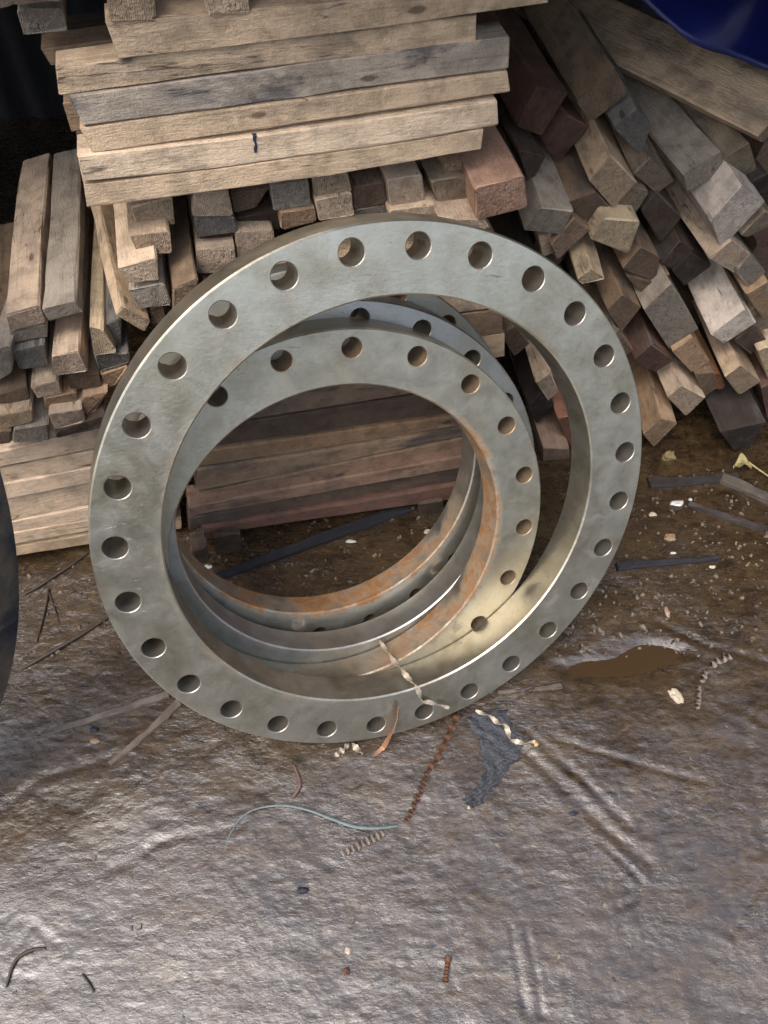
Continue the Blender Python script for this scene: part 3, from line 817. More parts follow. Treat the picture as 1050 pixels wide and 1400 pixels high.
# --- tumbled sticks on the right
GR = 'tumbled sticks in the right-hand pile'
RIGHT = [
 ([(735, 117), (777, 127), (741, 186), (706, 173)], .16, 14, 4, .6, 'maroon', .3, 'thick dark reddish stick end at the top, right of the upper boards'),
 ([(790, 141), (842, 95), (859, 127), (808, 166)], .17, 12, 4, .6, 'brown', .3, 'broad brown stick end at the top, its body lost in shadow'),
 ([(838, 174), (872, 148), (891, 172), (875, 212)], .15, 9, 4, .6, 'blue', .35, 'grey-blue weathered stick end with furry saw marks'),
 ([(805, 245), (835, 212), (870, 250), (838, 287)], .10, 8, 5, .6, 'tan', .4, 'stick with a bright grey upper face and brown diamond end'),
 ([(837, 285), (868, 257), (887, 264), (866, 298)], .12, 8, 4, .5, 'olive', .35, 'yellowish stick end tucked below the brown diamond end'),
 ([(866, 237), (890, 214), (923, 248), (898, 264)], .13, 8, 5, .55, 'olive', .6, 'dull olive stick end in the centre of the right pile, pale upper rim'),
 ([(877, 288), (898, 263), (932, 296), (904, 331)], .13, 8, 4, .5, 'dark', .6, 'dark olive-brown stick end in the middle of the right pile'),
 ([(808, 328), (826, 299), (876, 303), (858, 346)], .075, 8, 3, .5, 'yellow', .2, 'pale yellow stick end with cracks, brightest end above the flange'),
 ([(850, 368), (876, 338), (903, 353), (896, 384)], .085, 8, 4, .5, 'brown', .75, 'dark grey-brown stick end right below the pale yellow one'),
 ([(788, 382), (810, 367), (829, 381), (796, 389)], .045, 6, 4, .5, 'yellow', .25, 'pale stick with a rough sawn right edge beside the flange rim'),
 ([(752, 336), (784, 297), (808, 314), (763, 355)], .085, 9, 4, .5, 'red', .15, 'smooth reddish stick end next to the flange rim'),
 ([(776, 276), (816, 264), (834, 282), (804, 308)], .105, 10, 6, .55, 'brown', .7, 'stick with a mottled grey top and ringed dark red end'),
 ([(740, 284), (784, 289), (768, 321), (718, 316)], .075, 10, 8, .55, 'grey', .3, 'grey-mauve stick with a pale ridge, next to the big reddish block'),
 ([(709, 205), (746, 213), (735, 238), (722, 246)], .14, 12, 3, .5, 'dark', .2, 'small stick with a pale top and black end beside the reddish block'),
 ([(744, 200), (776, 158), (806, 172), (764, 222)], .18, 12, 3, .5, 'maroon', .5, 'dark maroon stick end deep between two big dark ends'),
 ([(934, 238), (987, 208), (992, 234), (941, 262)], .115, 16, 4, .6, 'grey', .15, 'wide grey stick with a broad weathered top and dark brown end'),
 ([(990, 218), (1024, 195), (1036, 230), (1010, 250)], .125, 16, 4, .6, 'olive', .3, 'yellow-brown stick end with a greenish top, right of the wide grey stick'),
 ([(972, 303), (1014, 254), (1046, 277), (986, 341)], .055, 13, 5, .6, 'white', .1, 'brightest stick at the right with a white upper face and tan end'),
 ([(971, 354), (1000, 328), (1026, 348), (1004, 374)], .060, 14, 3, .55, 'pink', .3, 'pinkish stick with a brown end below the brightest one'),
 ([(1006, 373), (1026, 349), (1048, 372), (1024, 394)], .060, 12, 3, .5, 'grey', .6, 'dark grey stick end at the right with a torn pale rim'),
 ([(904, 361), (930, 329), (949, 341), (921, 369)], .11, 8, 3, .5, 'dark', .7, 'dark grey recessed stick end left of the pinkish stick'),
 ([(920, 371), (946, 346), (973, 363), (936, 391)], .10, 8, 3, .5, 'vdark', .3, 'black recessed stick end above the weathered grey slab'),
 ([(880, 423), (917, 388), (955, 450), (915, 478)], .050, 8, 2, .5, 'grey', .5, 'large weathered grey slab end with pale scratches'),
 ([(918, 480), (947, 461), (970, 494), (946, 510)], .045, 8, 2, .5, 'orange', .1, 'honey-coloured stick end with curved growth rings'),
 ([(972, 458), (1018, 422), (1034, 441), (990, 470)], .030, 8, 6, .6, 'white', .1, 'long stick with a smooth pale upper face and dark end at the right'),
 ([(1004, 467), (1030, 449), (1049, 465), (1027, 484)], .045, 8, 3, .5, 'dark', .5, 'dark square stick end touching the long pale-faced stick'),
 ([(990, 514), (1012, 500), (1040, 522), (1010, 540)], .020, 8, 6, .55, 'tan', .55, 'stick with pale sides and a mottled grey diamond end, lower right'),
 ([(913, 544), (931, 527), (964, 544), (938, 568)], .018, 8, 6, .55, 'pink', .35, 'pinkish stick with a dark purple-brown diamond end near the ground'),
 ([(878, 594), (904, 571), (926, 578), (894, 611)], .004, 5, 8, .6, 'orange', .2, 'lowest orange-sided stick, reddish end beside the flange rim'),
 ([(868, 492), (892, 470), (921, 493), (896, 509)], .040, 7, 4, .5, 'maroon', .6, 'dark red stick end beside the flange at right'),
 ([(830, 424), (850, 402), (877, 420), (850, 455)], .055, 7, 4, .5, 'brown', .5, 'brown stick end beside the flange rim below the rough pale stick'),
 ([(858, 379), (896, 385), (916, 376), (886, 409)], .085, 8, 3, .5, 'brown', .5, 'shaded orange-brown stick end above the weathered grey slab'),
 ([(1020, 402), (1050, 384), (1072, 420), (1042, 436)], .055, 10, 3, .5, 'orange', .3, 'orange-brown stick end cut by the right frame edge'),
 ([(1036, 479), (1062, 470), (1072, 512), (1050, 518)], .030, 8, 3, .5, 'yellow', .3, 'yellow-orange stick end at the right frame edge, lower one'),
 ([(1012, 322), (1046, 288), (1066, 302), (1022, 324)], .085, 12, 3, .5, 'olive', .5, 'dark green-grey stick end wedged right of the brightest stick'),
 ([(1030, 320), (1066, 303), (1072, 330), (1040, 340)], .090, 12, 3, .5, 'maroon', .3, 'dark red stick end at the right frame edge, upper one'),
 ([(1016, 254), (1050, 236), (1068, 262), (1038, 268)], .115, 12, 3, .5, 'vdark', .3, 'black stick end at the right edge above the brightest stick'),
 ([(952, 513), (975, 508), (982, 530), (962, 543)], .040, 8, 3, .5, 'brown', .5, 'small grey-brown stick end right of the pinkish diamond end'),
 ([(971, 512), (985, 511), (991, 529), (982, 533)], .055, 8, 3, .5, (.30, .145, .06), .1, 'little bright orange stick end in a dark hollow'),
 ([(984, 590), (1048, 576), (1026, 611), (1004, 616)], -.02, 8, 6, .5, 'vdark', .5, 'big dark wet block low at the right, above the yellow leaf'),
 ([(733, 523), (753, 508), (763, 537), (750, 548)], .055, 8, 4, .5, 'pink', .3, 'stick with a bright pale top seen between the flange rings'),
 ([(685, 457), (702, 446), (725, 470), (703, 488)], .085, 9, 4, .5, 'brown', .5, 'brown stick end seen high between the flange rings'),
 ([(722, 557), (740, 536), (757, 554), (734, 579)], .060, 8, 4, .5, 'vdark', .3, 'black stick end seen between the flange rings'),
 ([(742, 614), (778, 613), (778, 640), (742, 641)], .010, 8, 5, .5, 'red', .2, 'pink-topped stick lowest between the flange rings'),
 ([(762, 572), (792, 566), (802, 600), (780, 611)], .035, 8, 4, .5, (.24, .115, .075), .2, 'reddish stick side seen low between the flange rings'),
 ([(815, 470), (845, 452), (866, 480), (840, 500)], .055, 8, 4, .5, 'brown', .3, 'brown stick mostly hidden behind the right flange rim'),
 ([(700, 400), (740, 372), (760, 402), (722, 430)], .11, 9, 4, .5, 'dark', .4, 'dark stick mostly hidden behind the top right of the flange'),
 ([(735, 325), (752, 318), (758, 345), (742, 350)], .10, 9, 4, .5, 'pink', .2, 'small pink stick end peeking over the flange rim'),
 ([(1000, 440), (1040, 415), (1060, 445), (1030, 462)], .07, 8, 3, .5, 'olive', .3, 'olive stick end half hidden at the right edge'),
 ([(1040, 530), (1075, 515), (1085, 560), (1050, 575)], .03, 8, 3, .5, 'maroon', .4, 'maroon stick end at the right frame edge near the ground'),
]
for r in RIGHT:
    r = list(r); r[6] = min(1.0, r[6] + .22)
    stick(*r, GR, right=True)
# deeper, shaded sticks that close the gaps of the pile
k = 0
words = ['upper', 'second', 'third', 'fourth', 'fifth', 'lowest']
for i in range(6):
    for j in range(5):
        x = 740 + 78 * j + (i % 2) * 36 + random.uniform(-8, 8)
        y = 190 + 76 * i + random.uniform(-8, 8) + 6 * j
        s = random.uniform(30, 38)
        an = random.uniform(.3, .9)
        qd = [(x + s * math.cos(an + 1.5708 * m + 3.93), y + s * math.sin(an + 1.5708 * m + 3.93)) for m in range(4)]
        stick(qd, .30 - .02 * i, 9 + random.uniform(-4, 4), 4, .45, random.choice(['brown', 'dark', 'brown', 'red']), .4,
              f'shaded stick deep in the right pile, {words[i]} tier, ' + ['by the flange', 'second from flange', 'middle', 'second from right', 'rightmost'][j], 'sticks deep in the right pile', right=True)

# long tan plank with a knot under the tarp
pl = stick([(1038, 186), (1100, 118), (1104, 136), (1041, 196)], .13, 43, 3, .75, 'tan', .7, 'long tan plank with a knot hole under the blue tarp, top right', 'planks', right=True, name='wood_plank')
pl['category'] = 'plank'

# ------------------------------------------------------------------ shed over the pile, tarp
DARKWALL = simple_mat('deep_shade_sheet', (0.022, 0.021, 0.024), .9, 0, .4, 12, .002)  # near-black colour puts the deep shade behind the pile into the sheets
ROOF = simple_mat('rusty_roof_sheet', (0.10, 0.085, 0.075), .7, .3, .3, 9, .001)
def corrugated(name, p0, ux, uy, lx, ly, pitch, amp, mat, thick=.004):
    ux, uy = unit(ux), unit(uy)
    n = np.cross(ux, uy)
    nx = int(lx / pitch * 6)
    V, F = [], []
    for s in (0, 1):
        for i in range(nx + 1):
            x = lx * i / nx
            for y in (0, ly):
                V.append(p0 + ux * x + uy * y + n * (amp * math.sin(2 * math.pi * x / pitch) - s * thick))
    m = 2 * (nx + 1)
    for i in range(nx):
        a = 2 * i
        F.append([a, a + 1, a + 3, a + 2]); F.append([m + a, m + a + 2, m + a + 3, m + a + 1])
        F.append([a, a + 2, m + a + 2, m + a]); F.append([a + 1, m + a + 1, m + a + 3, a + 3])
    return mesh_obj(name, V, F, mat, smooth=True, sharp=40)
o = corrugated('shade_roof', np.array([-3.2, 1.02, 1.33]), (1, -.03, -.040), (.03, 1, .03), 7.0, 2.6, .09, .012, ROOF)  # unseen roof, its edge set low and forward to darken the pile
tag(o, 'unseen corrugated shed roof sheet set low to shade the wood pile, above the frame', 'roof')
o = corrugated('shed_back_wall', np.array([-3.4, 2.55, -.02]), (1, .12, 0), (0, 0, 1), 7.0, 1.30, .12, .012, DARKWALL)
tag(o, 'wall sheet at the back of the shed, deep shadow put into its dark colour', 'wall')
o = corrugated('shade_side_wall', np.array([-1.55, 1.15, -.02]), (-.1, 1, 0), (0, 0, 1), 1.3, 1.27, .12, .012, DARKWALL)  # unseen side wall, added to keep the gap at the left dark
tag(o, 'unseen dark side wall sheet added at the left to deepen the shade', 'wall')
for x, y in ((-2.6, 1.2), (3.4, 1.6)):
    w = .05
    V = [(x + sx * w, y + sy * w, z) for z in (-.05, 1.28 if x < 0 else 1.05) for sx, sy in ((-1, -1), (1, -1), (1, 1), (-1, 1))]
    o = mesh_obj('shed_post', V, [(0, 1, 2, 3), (7, 6, 5, 4), (0, 4, 5, 1), (1, 5, 6, 2), (2, 6, 7, 3), (3, 7, 4, 0)], WOOD)
    o.color = (.12, .09, .06, .5)
    tag(o, 'squared timber post of the shed, far to the ' + ('left' if x < 0 else 'right'), 'post', 'shed posts')

# unseen wall added behind the camera to block low sky light from the pile
BLOCKER = simple_mat('blocker_wall_render', (0.42, 0.39, 0.34), .9, 0, .25, 4, .003)
w, n = .12, np.array([0, 1, 0])
V = [(x, y, z) for z in (-.03, 1.4) for x, y in ((-6, -4.6 - w), (7, -4.6 - w), (7, -4.6 + w), (-6, -4.6 + w))]
o = mesh_obj('sky_blocker_wall', V, [(3, 2, 1, 0), (4, 5, 6, 7), (0, 1, 5, 4), (1, 2, 6, 5), (2, 3, 7, 6), (3, 0, 4, 7)], BLOCKER)
tag(o, 'unseen wall added behind the viewer to block low sky light from the wood pile', 'wall')

def tarp():
    t = NT('blue_tarpaulin')
    tc = t.coords()
    nz = t.noise(tc.outputs['Object'], 9, 4)
    t.l(t.mix(nz, (0.004, 0.006, 0.035), (0.007, 0.014, 0.15)), t.b.inputs['Base Color'])
    t.b.inputs['Roughness'].default_value = .42
    t.l(t.bump(t.noise(tc.outputs['Object'], 60, 3), .002, .6), t.b.inputs['Normal'])
    low = [(830, -40), (868, -2), (905, 26), (940, 50), (975, 70), (1010, 85), (1050, 97), (1110, 118), (1200, 150)]
    base = [on_right(x, y, .16) for x, y in low]
    nu, nv = 60, 22
    V, F = [], []
    seg = np.linspace(0, len(base) - 1.001, nu)
    for s in (0, 1):
        for i in range(nu):
            a = int(seg[i]); f = seg[i] - a
            p = base[a] * (1 - f) + base[a + 1] * f
            for j in range(nv):
                v = j / (nv - 1)
                fold = .035 * math.sin(i * .17 + 2.6 * v) * (.3 + .7 * v) + .014 * math.sin(i * .23 - 5 * v)
                d = np.array([.10 * v, .34 * v + fold - .05 * math.sin(3.1 * v), .14 * v - .02 * v * v])
                V.append(p + d + np.array([0, .0025 * s, 0]))
    m = nu * nv
    for i in range(nu - 1):
        for j in range(nv - 1):
            a = i * nv + j
            F.append([a, a + nv, a + nv + 1, a + 1])
            F.append([m + a, m + a + 1, m + a + nv + 1, m + a + nv])
    for i in range(nu - 1):
        for j in (0, nv - 1):
            a = i * nv + j
            F.append([a, m + a, m + a + nv, a + nv])
    for j in range(nv - 1):
        for i in (0, nu - 1):
            a = i * nv + j
            F.append([a, a + 1, m + a + 1, m + a])
    o = mesh_obj('tarpaulin', V, F, t.m, smooth=True)
    tag(o, 'bright blue tarpaulin draped over the pile at the top right corner', 'tarpaulin')
tarp()

# ------------------------------------------------------------------ things lying on the mud
def tube(name, pts, rad, mat, label, cat, group=None, sides=8, flat=1.0, sub=6):
    P = np.array(pts, float)
    # Catmull-Rom resample
    Q = []
    for i in range(len(P) - 1):
        p0, p1, p2, p3 = P[max(i - 1, 0)], P[i], P[i + 1], P[min(i + 2, len(P) - 1)]
        for k in range(sub):
            t = k / sub
            Q.append(.5 * ((2 * p1) + (-p0 + p2) * t + (2 * p0 - 5 * p1 + 4 * p2 - p3) * t * t + (-p0 + 3 * p1 - 3 * p2 + p3) * t ** 3))
    Q.append(P[-1])
    Q = np.array(Q)
    rads = np.interp(np.linspace(0, 1, len(Q)), np.linspace(0, 1, len(rad)), rad) if hasattr(rad, '__len__') else np.full(len(Q), rad)
    V, F = [], []
    for i, p in enumerate(Q):
        tg = unit(Q[min(i + 1, len(Q) - 1)] - Q[max(i - 1, 0)])
        s = unit(np.cross(tg, [0, 0, 1]))
        u = np.cross(s, tg)
        for k in range(sides):
            a = 2 * math.pi * k / sides
            V.append(p + rads[i] * (math.cos(a) * s + flat * math.sin(a) * u))
    n = len(Q)
    F.append(list(range(sides))[::-1])
    for i in range(n - 1):
        for k in range(sides):
            j = (k + 1) % sides
            F.append([i * sides + k, i * sides + j, (i + 1) * sides + j, (i + 1) * sides + k])
    F.append([(n - 1) * sides + k for k in range(sides)])
    c = Q.mean(0)
    o = mesh_obj(name, [v - c for v in V], F, mat, smooth=True, sharp=50, loc=c)
    return tag(o, label, cat, group)

def ribbon(name, pts, width, twist, mat, label, cat, group=None, coil=0.0, thick=.0007):
    """flat swarf chip: a ribbon that twists (and optionally coils) about its path"""
    P = np.array(pts, float)
    seg = np.linalg.norm(np.diff(P, axis=0), axis=1)
    s = np.concatenate([[0], np.cumsum(seg)])
    n = max(24, int(s[-1] / .0016))
    u = np.linspace(0, s[-1], n)
    Q = np.stack([np.interp(u, s, P[:, k]) for k in range(3)], -1)
    for _ in range(4):
        Q[1:-1] = (Q[:-2] + 2 * Q[1:-1] + Q[2:]) / 4
    V, F = [], []
    ph0 = random.uniform(0, 6)
    for i in range(n):
        tg = unit(Q[min(i + 1, n - 1)] - Q[max(i - 1, 0)])
        a = unit(np.cross(tg, [0, 0, 1])); b = np.cross(a, tg)
        ph = ph0 + twist * u[i]
        w = width * (.55 + .45 * math.sin(math.pi * min(1, max(0, i / (n - 1)))) ** .5) * (1 + .12 * math.sin(37 * u[i] / .05))
        d = math.cos(ph) * a + math.sin(ph) * b
        e = -math.sin(ph) * a + math.cos(ph) * b
        p = Q[i] + coil * (math.cos(ph) * b - math.sin(ph) * a)
        for sx, sy in ((-1, -1), (1, -1), (1, 1), (-1, 1)):
            V.append(p + d * sx * w / 2 + e * sy * thick / 2)
    for i in range(n - 1):
        for k in range(4):
            j = (k + 1) % 4
            F.append([i * 4 + k, i * 4 + j, (i + 1) * 4 + j, (i + 1) * 4 + k])
    F.append([3, 2, 1, 0]); F.append([4 * n - 4, 4 * n - 3, 4 * n - 2, 4 * n - 1])
    c = Q.mean(0)
    o = mesh_obj(name, [v - c for v in V], F, mat, smooth=True, sharp=35, loc=c)
    return tag(o, label, cat, group)

SW_BROWN = simple_mat('rusted_swarf', (0.15, 0.068, 0.035), .5, .4, .6, 160)
SW_PALE = simple_mat('bright_swarf', (0.48, 0.40, 0.30), .4, .3, .5, 160)
SW_GREY = simple_mat('grey_swarf', (0.28, 0.225, 0.185), .45, .4, .5, 160)
GS = 'metal swarf curls on the mud'
G = on_ground
ribbon('swarf_curl', [G(628, 972, .009), G(620, 990, .007), G(607, 1015, .006), G(598, 1036, .006), G(585, 1052, .006)], .016, 150, SW_BROWN, 'brown twisted swarf curl upper piece, starting at the flange rim', 'swarf', GS)
ribbon('swarf_curl', [G(586, 1050, .006), G(578, 1072, .006), G(570, 1092, .006), G(562, 1110, .005), G(554, 1124, .003)], .013, 420, SW_BROWN, 'tightly twisted brown swarf curl leading down from the flange', 'swarf', GS, coil=.002)
def on_ring(px, py, off):
    return hit(px, py, RING1_C + off * NW, NW)
ribbon('swarf_curl', [on_ring(519, 876, -.115), on_ring(534, 898, -.075), on_ring(552, 920, -.030), on_ring(570, 940, .004), on_ring(578, 958, .005), on_ring(600, 963, .006), on_ring(614, 968, .010)], .010, 75, SW_PALE, 'bright pale swarf curl draped over the flange bore', 'swarf', GS)
ribbon('swarf_curl', [G(650, 972, .004), G(668, 978, .005), G(680, 988, .006), G(692, 992, .008), G(698, 1012, .005), G(716, 1016, .004), G(732, 1014, .003)], .010, 95, SW_PALE, 'pale swarf curl on the blue-grey rag', 'swarf', GS)
ribbon('swarf_strip', [on_ring(546, 966, .008), on_ring(544, 982, .010), on_ring(537, 1000, .012), G(524, 1022, .006), G(510, 1034, .002)], .010, 25, simple_mat('orange_swarf', (0.42, 0.22, 0.12), .45, .4, .3, 80), 'smooth orange-brown swarf strip leaning on the flange foot', 'swarf', GS)
ribbon('swarf_curl', [G(477, 1016, .006), G(470, 1024, .006), G(458, 1034, .004)], .012, 260, SW_PALE, 'little cream swarf curl under the flange, left of another', 'swarf', GS)
ribbon('swarf_curl', [G(481, 1016, .006), G(488, 1024, .006), G(496, 1031, .004)], .012, 120, SW_PALE, 'little cream swarf chip forming a V with its neighbour under the flange', 'swarf', GS)
ribbon('swarf_curl', [G(466, 1168, .005), G(486, 1158, .006), G(506, 1148, .006), G(527, 1137, .006)], .014, 330, SW_GREY, 'corkscrew grey-pink swarf curl below the teal cord', 'swarf', GS, coil=.0015)
ribbon('swarf_curl', [G(1000, 897, .006), G(982, 903, .007), G(970, 912, .006)], .016, 230, SW_GREY, 'chunky grey swarf curl right of the puddle, upper piece', 'swarf', GS, coil=.0015)
ribbon('swarf_curl', [G(966, 915, .006), G(959, 932, .006)], .014, 300, SW_GREY, 'short grey swarf curl between two others right of the puddle', 'swarf', GS, coil=.0015)
ribbon('swarf_curl', [G(956, 938, .005), G(955, 955, .005), G(953, 970, .004)], .011, 420, SW_GREY, 'thin beaded swarf curl right of the puddle, lowest piece', 'swarf', GS, coil=.0015)

# teal cord
TEAL = simple_mat('teal_plastic', (0.13, 0.16, 0.155), .4, 0, .5, 90)
tube('plastic_cord', [G(306, 1178, -.002), G(309, 1155, .000), G(316, 1138, .001), G(330, 1118, .002), G(350, 1106, .003), G(385, 1101, .004), G(420, 1107, .005), G(455, 1120, .006), G(485, 1130, .006), G(515, 1132, .006), G(544, 1129, .003)],
     [.0008, .0010, .0012, .0014, .0017, .0021, .0026, .0030, .0034, .0032, .0020], TEAL, 'teal plastic cord curving across the mud in front of the flange', 'cord', flat=.6)

# crumpled blue-grey rag
def rag():
    out = [(642, 974), (668, 966), (692, 972), (702, 996), (722, 1012), (712, 1034), (694, 1056), (676, 1076), (658, 1094), (648, 1106), (638, 1102), (635, 1088), (656, 1076), (664, 1058), (662, 1034), (652, 1012), (642, 996)]
    m = simple_mat('wet_blue_rag', (0.045, 0.048, 0.055), .35, 0, .7, 80, .004)
    P2 = np.array(out, float)
    rows, W = 44, 18
    # spine from top to bottom
    V, F = [], []
    left = np.array([(642, 974), (643, 990), (652, 1012), (660, 1034), (663, 1056), (654, 1074), (636, 1088), (636, 1098)], float)
    rightp = np.array([(690, 970), (702, 996), (718, 1012), (708, 1036), (692, 1056), (676, 1076), (660, 1096), (648, 1106)], float)
    sL = np.linspace(0, 1, len(left))
    for s in (0, 1):
        for i in range(rows):
            v = i / (rows - 1)
            a = np.array([np.interp(v, sL, left[:, k]) for k in (0, 1)])
            b = np.array([np.interp(v, sL, rightp[:, k]) for k in (0, 1)])
            jl, jr = 3.0 * math.sin(i * 1.7) + 2 * math.sin(i * .6), 3.0 * math.sin(i * 1.3 + 2) + 2 * math.sin(i * .7 + 1)
            for j in range(W):
                f = j / (W - 1)
                p = a * (1 - f) + b * f
                p = p + np.array([jl * (1 - f) + jr * f, 0])
                h = .0022 + .0016 * math.sin(j * 1.3 + i * .55) + .0016 * math.sin(j * .7 - i * .9) + .0009 * math.sin(i * 2.1 + j * 2.3)
                V.append(G(p[0], p[1], max(h, .0008) - .0016 * s))
    n = rows * W
    for i in range(rows - 1):
        for j in range(W - 1):
            a = i * W + j
            F.append([a, a + W, a + W + 1, a + 1]); F.append([n + a, n + a + 1, n + a + W + 1, n + a + W])
    for i in range(rows - 1):
        for j in (0, W - 1):
            a = i * W + j; F.append([a, n + a, n + a + W, a + W])
    for j in range(W - 1):
        for i in (0, rows - 1):
            a = i * W + j; F.append([a, a + 1, n + a + 1, n + a])
    o = mesh_obj('torn_rag', V, F, m, smooth=True)
    tag(o, 'torn wet blue-grey rag pressed into the mud below the flange', 'rag')
rag()

def slat(name, p, q, w0, w1, h, colour, stain, label, cat, group=None, wet=True, lift=.0):
    """flat piece lying on the mud from pixel p to pixel q"""
    a, b = G(*p), G(*q)
    a[2] += lift; b[2] += lift
    t = unit(b - a)
    s = unit(np.cross([0, 0, 1], t))
    def quad(c, w):
        return [c - s * w / 2 + np.array([0, 0, h]), c + s * w / 2 + np.array([0, 0, h]), c + s * w / 2 - np.array([0, 0, .006]), c - s * w / 2 - np.array([0, 0, .006])]
    o = loft(name, quad(a, w0), quad(b, w1), colour, stain, label, cat, group, nseg=8, cham=.0012, jit=.0009, bow=.003)
    return o
DK = (.022, .022, .026)
slat('wood_strip', (285, 795), (560, 694), .018, .030, .009, DK, .1, 'long dark wet strip lying on the mud inside the flange opening', 'strip')
slat('wood_strip', (842, 777), (982, 765), .020, .008, .012, DK, .1, 'dark tapering splinter lying on the mud right of the flange', 'splinter')
slat('wood_strip', (886, 662), (1008, 652), .030, .018, .010, (.035, .03, .028), .1, 'dark flat bark strip on the mud below the right pile', 'strip')
slat('wood_strip', (58, 1005), (232, 950), .010, .014, .007, (.16, .13, .11), .4, 'grey-brown lath on the mud left of the flange foot, upper one', 'lath')
slat('wood_strip', (150, 1045), (246, 960), .010, .016, .007, (.15, .115, .09), .4, 'grey-brown lath on the mud left of the flange foot, lower steep one', 'lath')
slat('wood_strip', (680, 947), (768, 938), .006, .012, .005, (.14, .11, .09), .3, 'thin curled bark flake below the right foot of the flange', 'bark flake')
slat('wood_strip', (940, 690), (1050, 725), .010, .012, .008, (.05, .04, .035), .3, 'dark thin branch on the mud at the right frame edge', 'branch')
slat('wood_strip', (985, 655), (1060, 690), .026, .020, .012, (.09, .075, .06), .5, 'grey rotten branch below the yellow leaf at right', 'branch')
TW = simple_mat('wet_twig', (0.05, 0.035, 0.025), .5, 0, .4, 60)
GT = 'twigs pressed into the mud'
tube('twig', [G(34, 812, .003), G(52, 802, .004), G(70, 790, .004), G(92, 776, .004), G(120, 756, .003)], [.002, .0035, .003, .0035, .002], TW, 'dark twig below the lower left boards, slanting up to the right', 'twig', GT)
tube('twig', [G(66, 805, .004), G(62, 832, .003), G(50, 878, .002)], [.003, .002, .0015], TW, 'thin dark twig pointing down from the slanting one at left', 'twig', GT)
tube('twig', [G(66, 808, .003), G(74, 830, .003), G(80, 850, .002)], [.002, .0015, .001], TW, 'short forked twig end at left', 'twig', GT)
tube('twig', [G(28, 916, .002), G(62, 896, .004), G(110, 868, .004), G(146, 845, .003)], [.002, .004, .004, .003], TW, 'straight dark twig left of the flange, above the laths', 'twig', GT)
tube('twig', [G(480, 1080, .002), G(488, 1076, .003), G(496, 1071, .002)], .0012, TW, 'tiny dark twig right above the teal cord', 'twig', GT)
tube('twig', [G(400, 1090, .002), G(410, 1072, .003), G(402, 1046, .002)], [.003, .004, .002], simple_mat('reddish_root', (0.14, 0.08, 0.06), .6), 'reddish root stub above the teal cord', 'twig', GT)
tube('twig', [G(8, 1350, .002), G(20, 1315, .004), G(40, 1300, .004), G(62, 1296, .002)], [.002, .003, .003, .002], TW, 'bent root at the lower left corner', 'twig', GT)
tube('twig', [G(112, 1332, .002), G(120, 1342, .003), G(128, 1356, .002)], .002, TW, 'small dark twig in the lower left mud', 'twig', GT)
tube('twig', [G(795, 790, .002), G(905, 755, .003), G(935, 720, .002)], .0015, TW, 'thin dark root right of the flange', 'twig', GT)

def screw():
    a, b = G(613, 1308, .004), G(609, 1343, .004)
    t = unit(b - a); s = unit(np.cross([0, 0, 1], t)); u = np.cross(s, t)
    L = np.linalg.norm(b - a)
    V, F = [], []
    n, m = 64, 10
    for i in range(n):
        x = L * i / (n - 1)
        r = .0055 if x < .006 else .0040 + .0011 * math.sin(2 * math.pi * x / .005)
        for k in range(m):
            ang = 2 * math.pi * k / m
            V.append(a + t * x + r * (math.cos(ang) * s + math.sin(ang) * u))
    F.append(list(range(m))[::-1])
    for i in range(n - 1):
        for k in range(m):
            j = (k + 1) % m
            F.append([i * m + k, i * m + j, (i + 1) * m + j, (i + 1) * m + k])
    F.append([(n - 1) * m + k for k in range(m)])
    tag(mesh_obj('screw', V, F, SW_BROWN, smooth=True, sharp=60), 'short rusty threaded screw lying in the front mud', 'screw')
screw()

def chunk(name, px, py, sx, sy, sz, mat, label, cat, group=None, seed=0, rot=0.0):
    r = np.random.default_rng(seed + 5)
    V, F = [], []
    nu, nv = 9, 6
    for j in range(nv + 1):
        th = math.pi * j / nv
        for i in range(nu):
            ph = 2 * math.pi * i / nu
            k = 1 + r.normal(0, .16)
            x, y, z = sx * k * math.sin(th) * math.cos(ph), sy * k * math.sin(th) * math.sin(ph), sz * k * math.cos(th)
            V.append((x * math.cos(rot) - y * math.sin(rot), x * math.sin(rot) + y * math.cos(rot), z))
    for j in range(nv):
        for i in range(nu):
            k = (i + 1) % nu
            F.append([j * nu + i, (j + 1) * nu + i, (j + 1) * nu + k, j * nu + k])
    p = G(px, py, sz * .45)
    o = mesh_obj(name, V, F, mat, loc=p)
    return tag(o, label, cat, group)
WHITE = simple_mat('white_chip', (0.68, 0.66, 0.62), .3, 0, .2, 90, .003)
CREAM = simple_mat('cream_chip', (0.55, 0.46, 0.33), .5, 0, .3, 90, .003)
TANC = simple_mat('tan_chip', (0.30, 0.20, 0.12), .6, 0, .4, 60, .003)
NAVY = simple_mat('navy_scrap', (0.016, 0.020, 0.034), .4, 0, .6, 80, .003)
chunk('foil_scrap', 926, 688, .016, .008, .006, WHITE, 'glossy white scrap on the mud right of the flange', 'scrap', seed=1)
chunk('foil_scrap', 944, 683, .005, .004, .003, WHITE, 'small white crumb beside the glossy white scrap', 'scrap', seed=2)
chunk('wood_chip', 892, 703, .010, .006, .004, CREAM, 'cream wood chip beside the flange rim below the right pile', 'chip', seed=3)
chunk('wood_chip', 916, 735, .014, .012, .004, TANC, 'brown glassy lump on the mud right of the flange', 'chip', seed=4)
chunk('foil_scrap', 920, 756, .007, .003, .003, WHITE, 'white flake below the brown glassy lump', 'scrap', seed=5)
chunk('wood_chip', 974, 775, .008, .004, .003, CREAM, 'cream chip under the tip of the dark splinter', 'chip', seed=6)
chunk('wood_chip', 925, 952, .012, .018, .005, CREAM, 'pale torn chip right of the brown puddle', 'chip', seed=7, rot=.5)
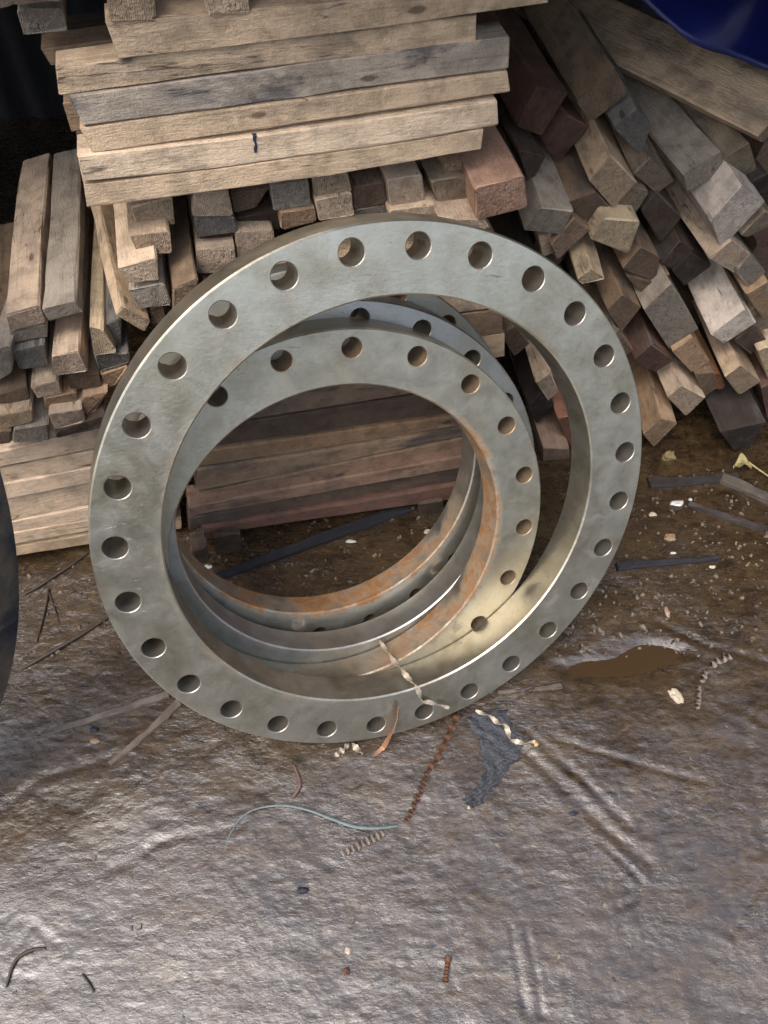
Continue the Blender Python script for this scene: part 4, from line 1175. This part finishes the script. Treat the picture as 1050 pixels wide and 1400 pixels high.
chunk('seed_pod', 912, 838, .005, .013, .005, simple_mat('pink_pod', (0.35, 0.23, 0.18), .5), 'small pinkish pod standing out on the mud at right', 'pod', seed=8)
chunk('wood_offcut', 915, 624, .017, .012, .012, simple_mat('ochre_wood', (0.24, 0.17, 0.075), .75, 0, .5, 60, .004), 'ochre wood lump on the ground below the lowest orange stick', 'offcut', seed=9)
chunk('navy_scrap', 414, 1217, .011, .006, .004, NAVY, 'small navy scrap in the mud below the teal cord', 'scrap', seed=10)
chunk('navy_scrap', 129, 997, .009, .006, .005, NAVY, 'navy scrap by the upper lath at left', 'scrap', seed=11)
chunk('navy_scrap', 784, 1112, .008, .004, .003, NAVY, 'tiny blue scrap in the mud at right', 'scrap', seed=12)
chunk('wood_chip', 130, 1013, .010, .005, .003, TANC, 'orange-tan leaf scrap under the navy one at left', 'chip', seed=13)
chunk('wood_chip', 285, 775, .010, .005, .004, WHITE, 'white crumb by the left inner edge of the flange', 'chip', seed=14)
chunk('wood_chip', 480, 740, .012, .004, .003, WHITE, 'white flake on the dark mud in the flange opening', 'chip', seed=15)
chunk('wood_chip', 585, 727, .010, .006, .005, CREAM, 'cream crumb on the mud at the right of the flange opening', 'chip', seed=16)
chunk('wood_chip', 641, 1104, .003, .003, .003, CREAM, 'tiny cream grain at the tip of the blue rag', 'chip', seed=17)
chunk('wood_chip', 733, 1017, .005, .004, .004, simple_mat('amber_chip', (0.5, .33, .12), .5), 'amber crumb right of the rag', 'chip', seed=18)
chunk('wood_chip', 476, 1300, .005, .006, .004, CREAM, 'cream crumb in the front mud', 'chip', seed=19)
chunk('wood_chip', 474, 1328, .006, .006, .005, simple_mat('russet_chip', (0.12, .05, .03), .5), 'russet crumb in the front mud', 'chip', seed=20)

# yellow leaf
def leaf():
    m = simple_mat('yellow_leaf', (0.40, 0.34, 0.15), .6, 0, .5, 70, .004)
    V, F = [], []
    base = G(1015, 640, .012)
    n = 9
    for s in (0, 1):
        for i in range(n):
            u = i / (n - 1)
            w = .016 * math.sin(math.pi * u) ** .7 + .001
            for j in (-1, -.5, 0, .5, 1):
                V.append(base + np.array([-.022 + .044 * u, .012 * math.sin(u * 3) + j * w + .004 * math.sin(9 * u + 3 * j), .010 * abs(j) + .008 * math.sin(u * 4) - .001 * s]))
    N = 5 * n
    for i in range(n - 1):
        for j in range(4):
            a = i * 5 + j
            F.append([a, a + 5, a + 6, a + 1]); F.append([N + a, N + a + 1, N + a + 6, N + a + 5])
    o = mesh_obj('leaf', V, F, m, smooth=True)
    tag(o, 'curled yellow leaf with a stalk on the ground at the right edge', 'leaf')
    st = tube('stalk', [G(1024, 632, .02), G(1036, 641, .016), G(1052, 652, .01)], .002, m, None, None)
    st.parent = o
leaf()

# fine litter: chips and grit nobody could count
def litter():
    V, F = [], []
    r = np.random.default_rng(3)
    spots = []
    for _ in range(520):
        spots.append((r.uniform(760, 1050), r.uniform(640, 900)))
    for _ in range(260):
        spots.append((r.uniform(270, 620), r.uniform(690, 830)))
    for _ in range(120):
        spots.append((r.uniform(0, 180), r.uniform(770, 900)))
    for _ in range(70):
        spots.append((r.uniform(0, 1050), r.uniform(900, 1400)))
    for (x, y) in spots:
        s = (abs(r.normal(0, .0015)) + .0008) * (1 if y < 900 else .7)
        p = G(x, y, s * .3)
        b = len(V)
        a = r.uniform(0, 3.14)
        l = s * r.uniform(.8, 2.6)
        for sx, sy, sz in ((-1, -1, -1), (1, -1, -1), (1, 1, -1), (-1, 1, -1), (-.7, -.7, 1), (.7, -.7, 1), (.7, .7, 1), (-.7, .7, 1)):
            dx, dy = sx * l, sy * s
            V.append(p + np.array([dx * math.cos(a) - dy * math.sin(a), dx * math.sin(a) + dy * math.cos(a), sz * s * .6]))
        F += [[b + i for i in f] for f in ((3, 2, 1, 0), (4, 5, 6, 7), (0, 1, 5, 4), (1, 2, 6, 5), (2, 3, 7, 6), (3, 0, 4, 7))]
    t = NT('litter_grit')
    tc = t.coords()
    nz = t.noise(tc.outputs['Object'], 90, 2)
    t.l(t.mix(t.ramp(nz, .40, .62), (0.03, 0.022, 0.015), (0.22, 0.175, 0.125)), t.b.inputs['Base Color'])
    t.b.inputs['Roughness'].default_value = .5
    o = mesh_obj('grit', V, F, t.m)
    tag(o, 'fine wood grit and crumbs scattered on the mud', 'grit', kind='stuff')
litter()
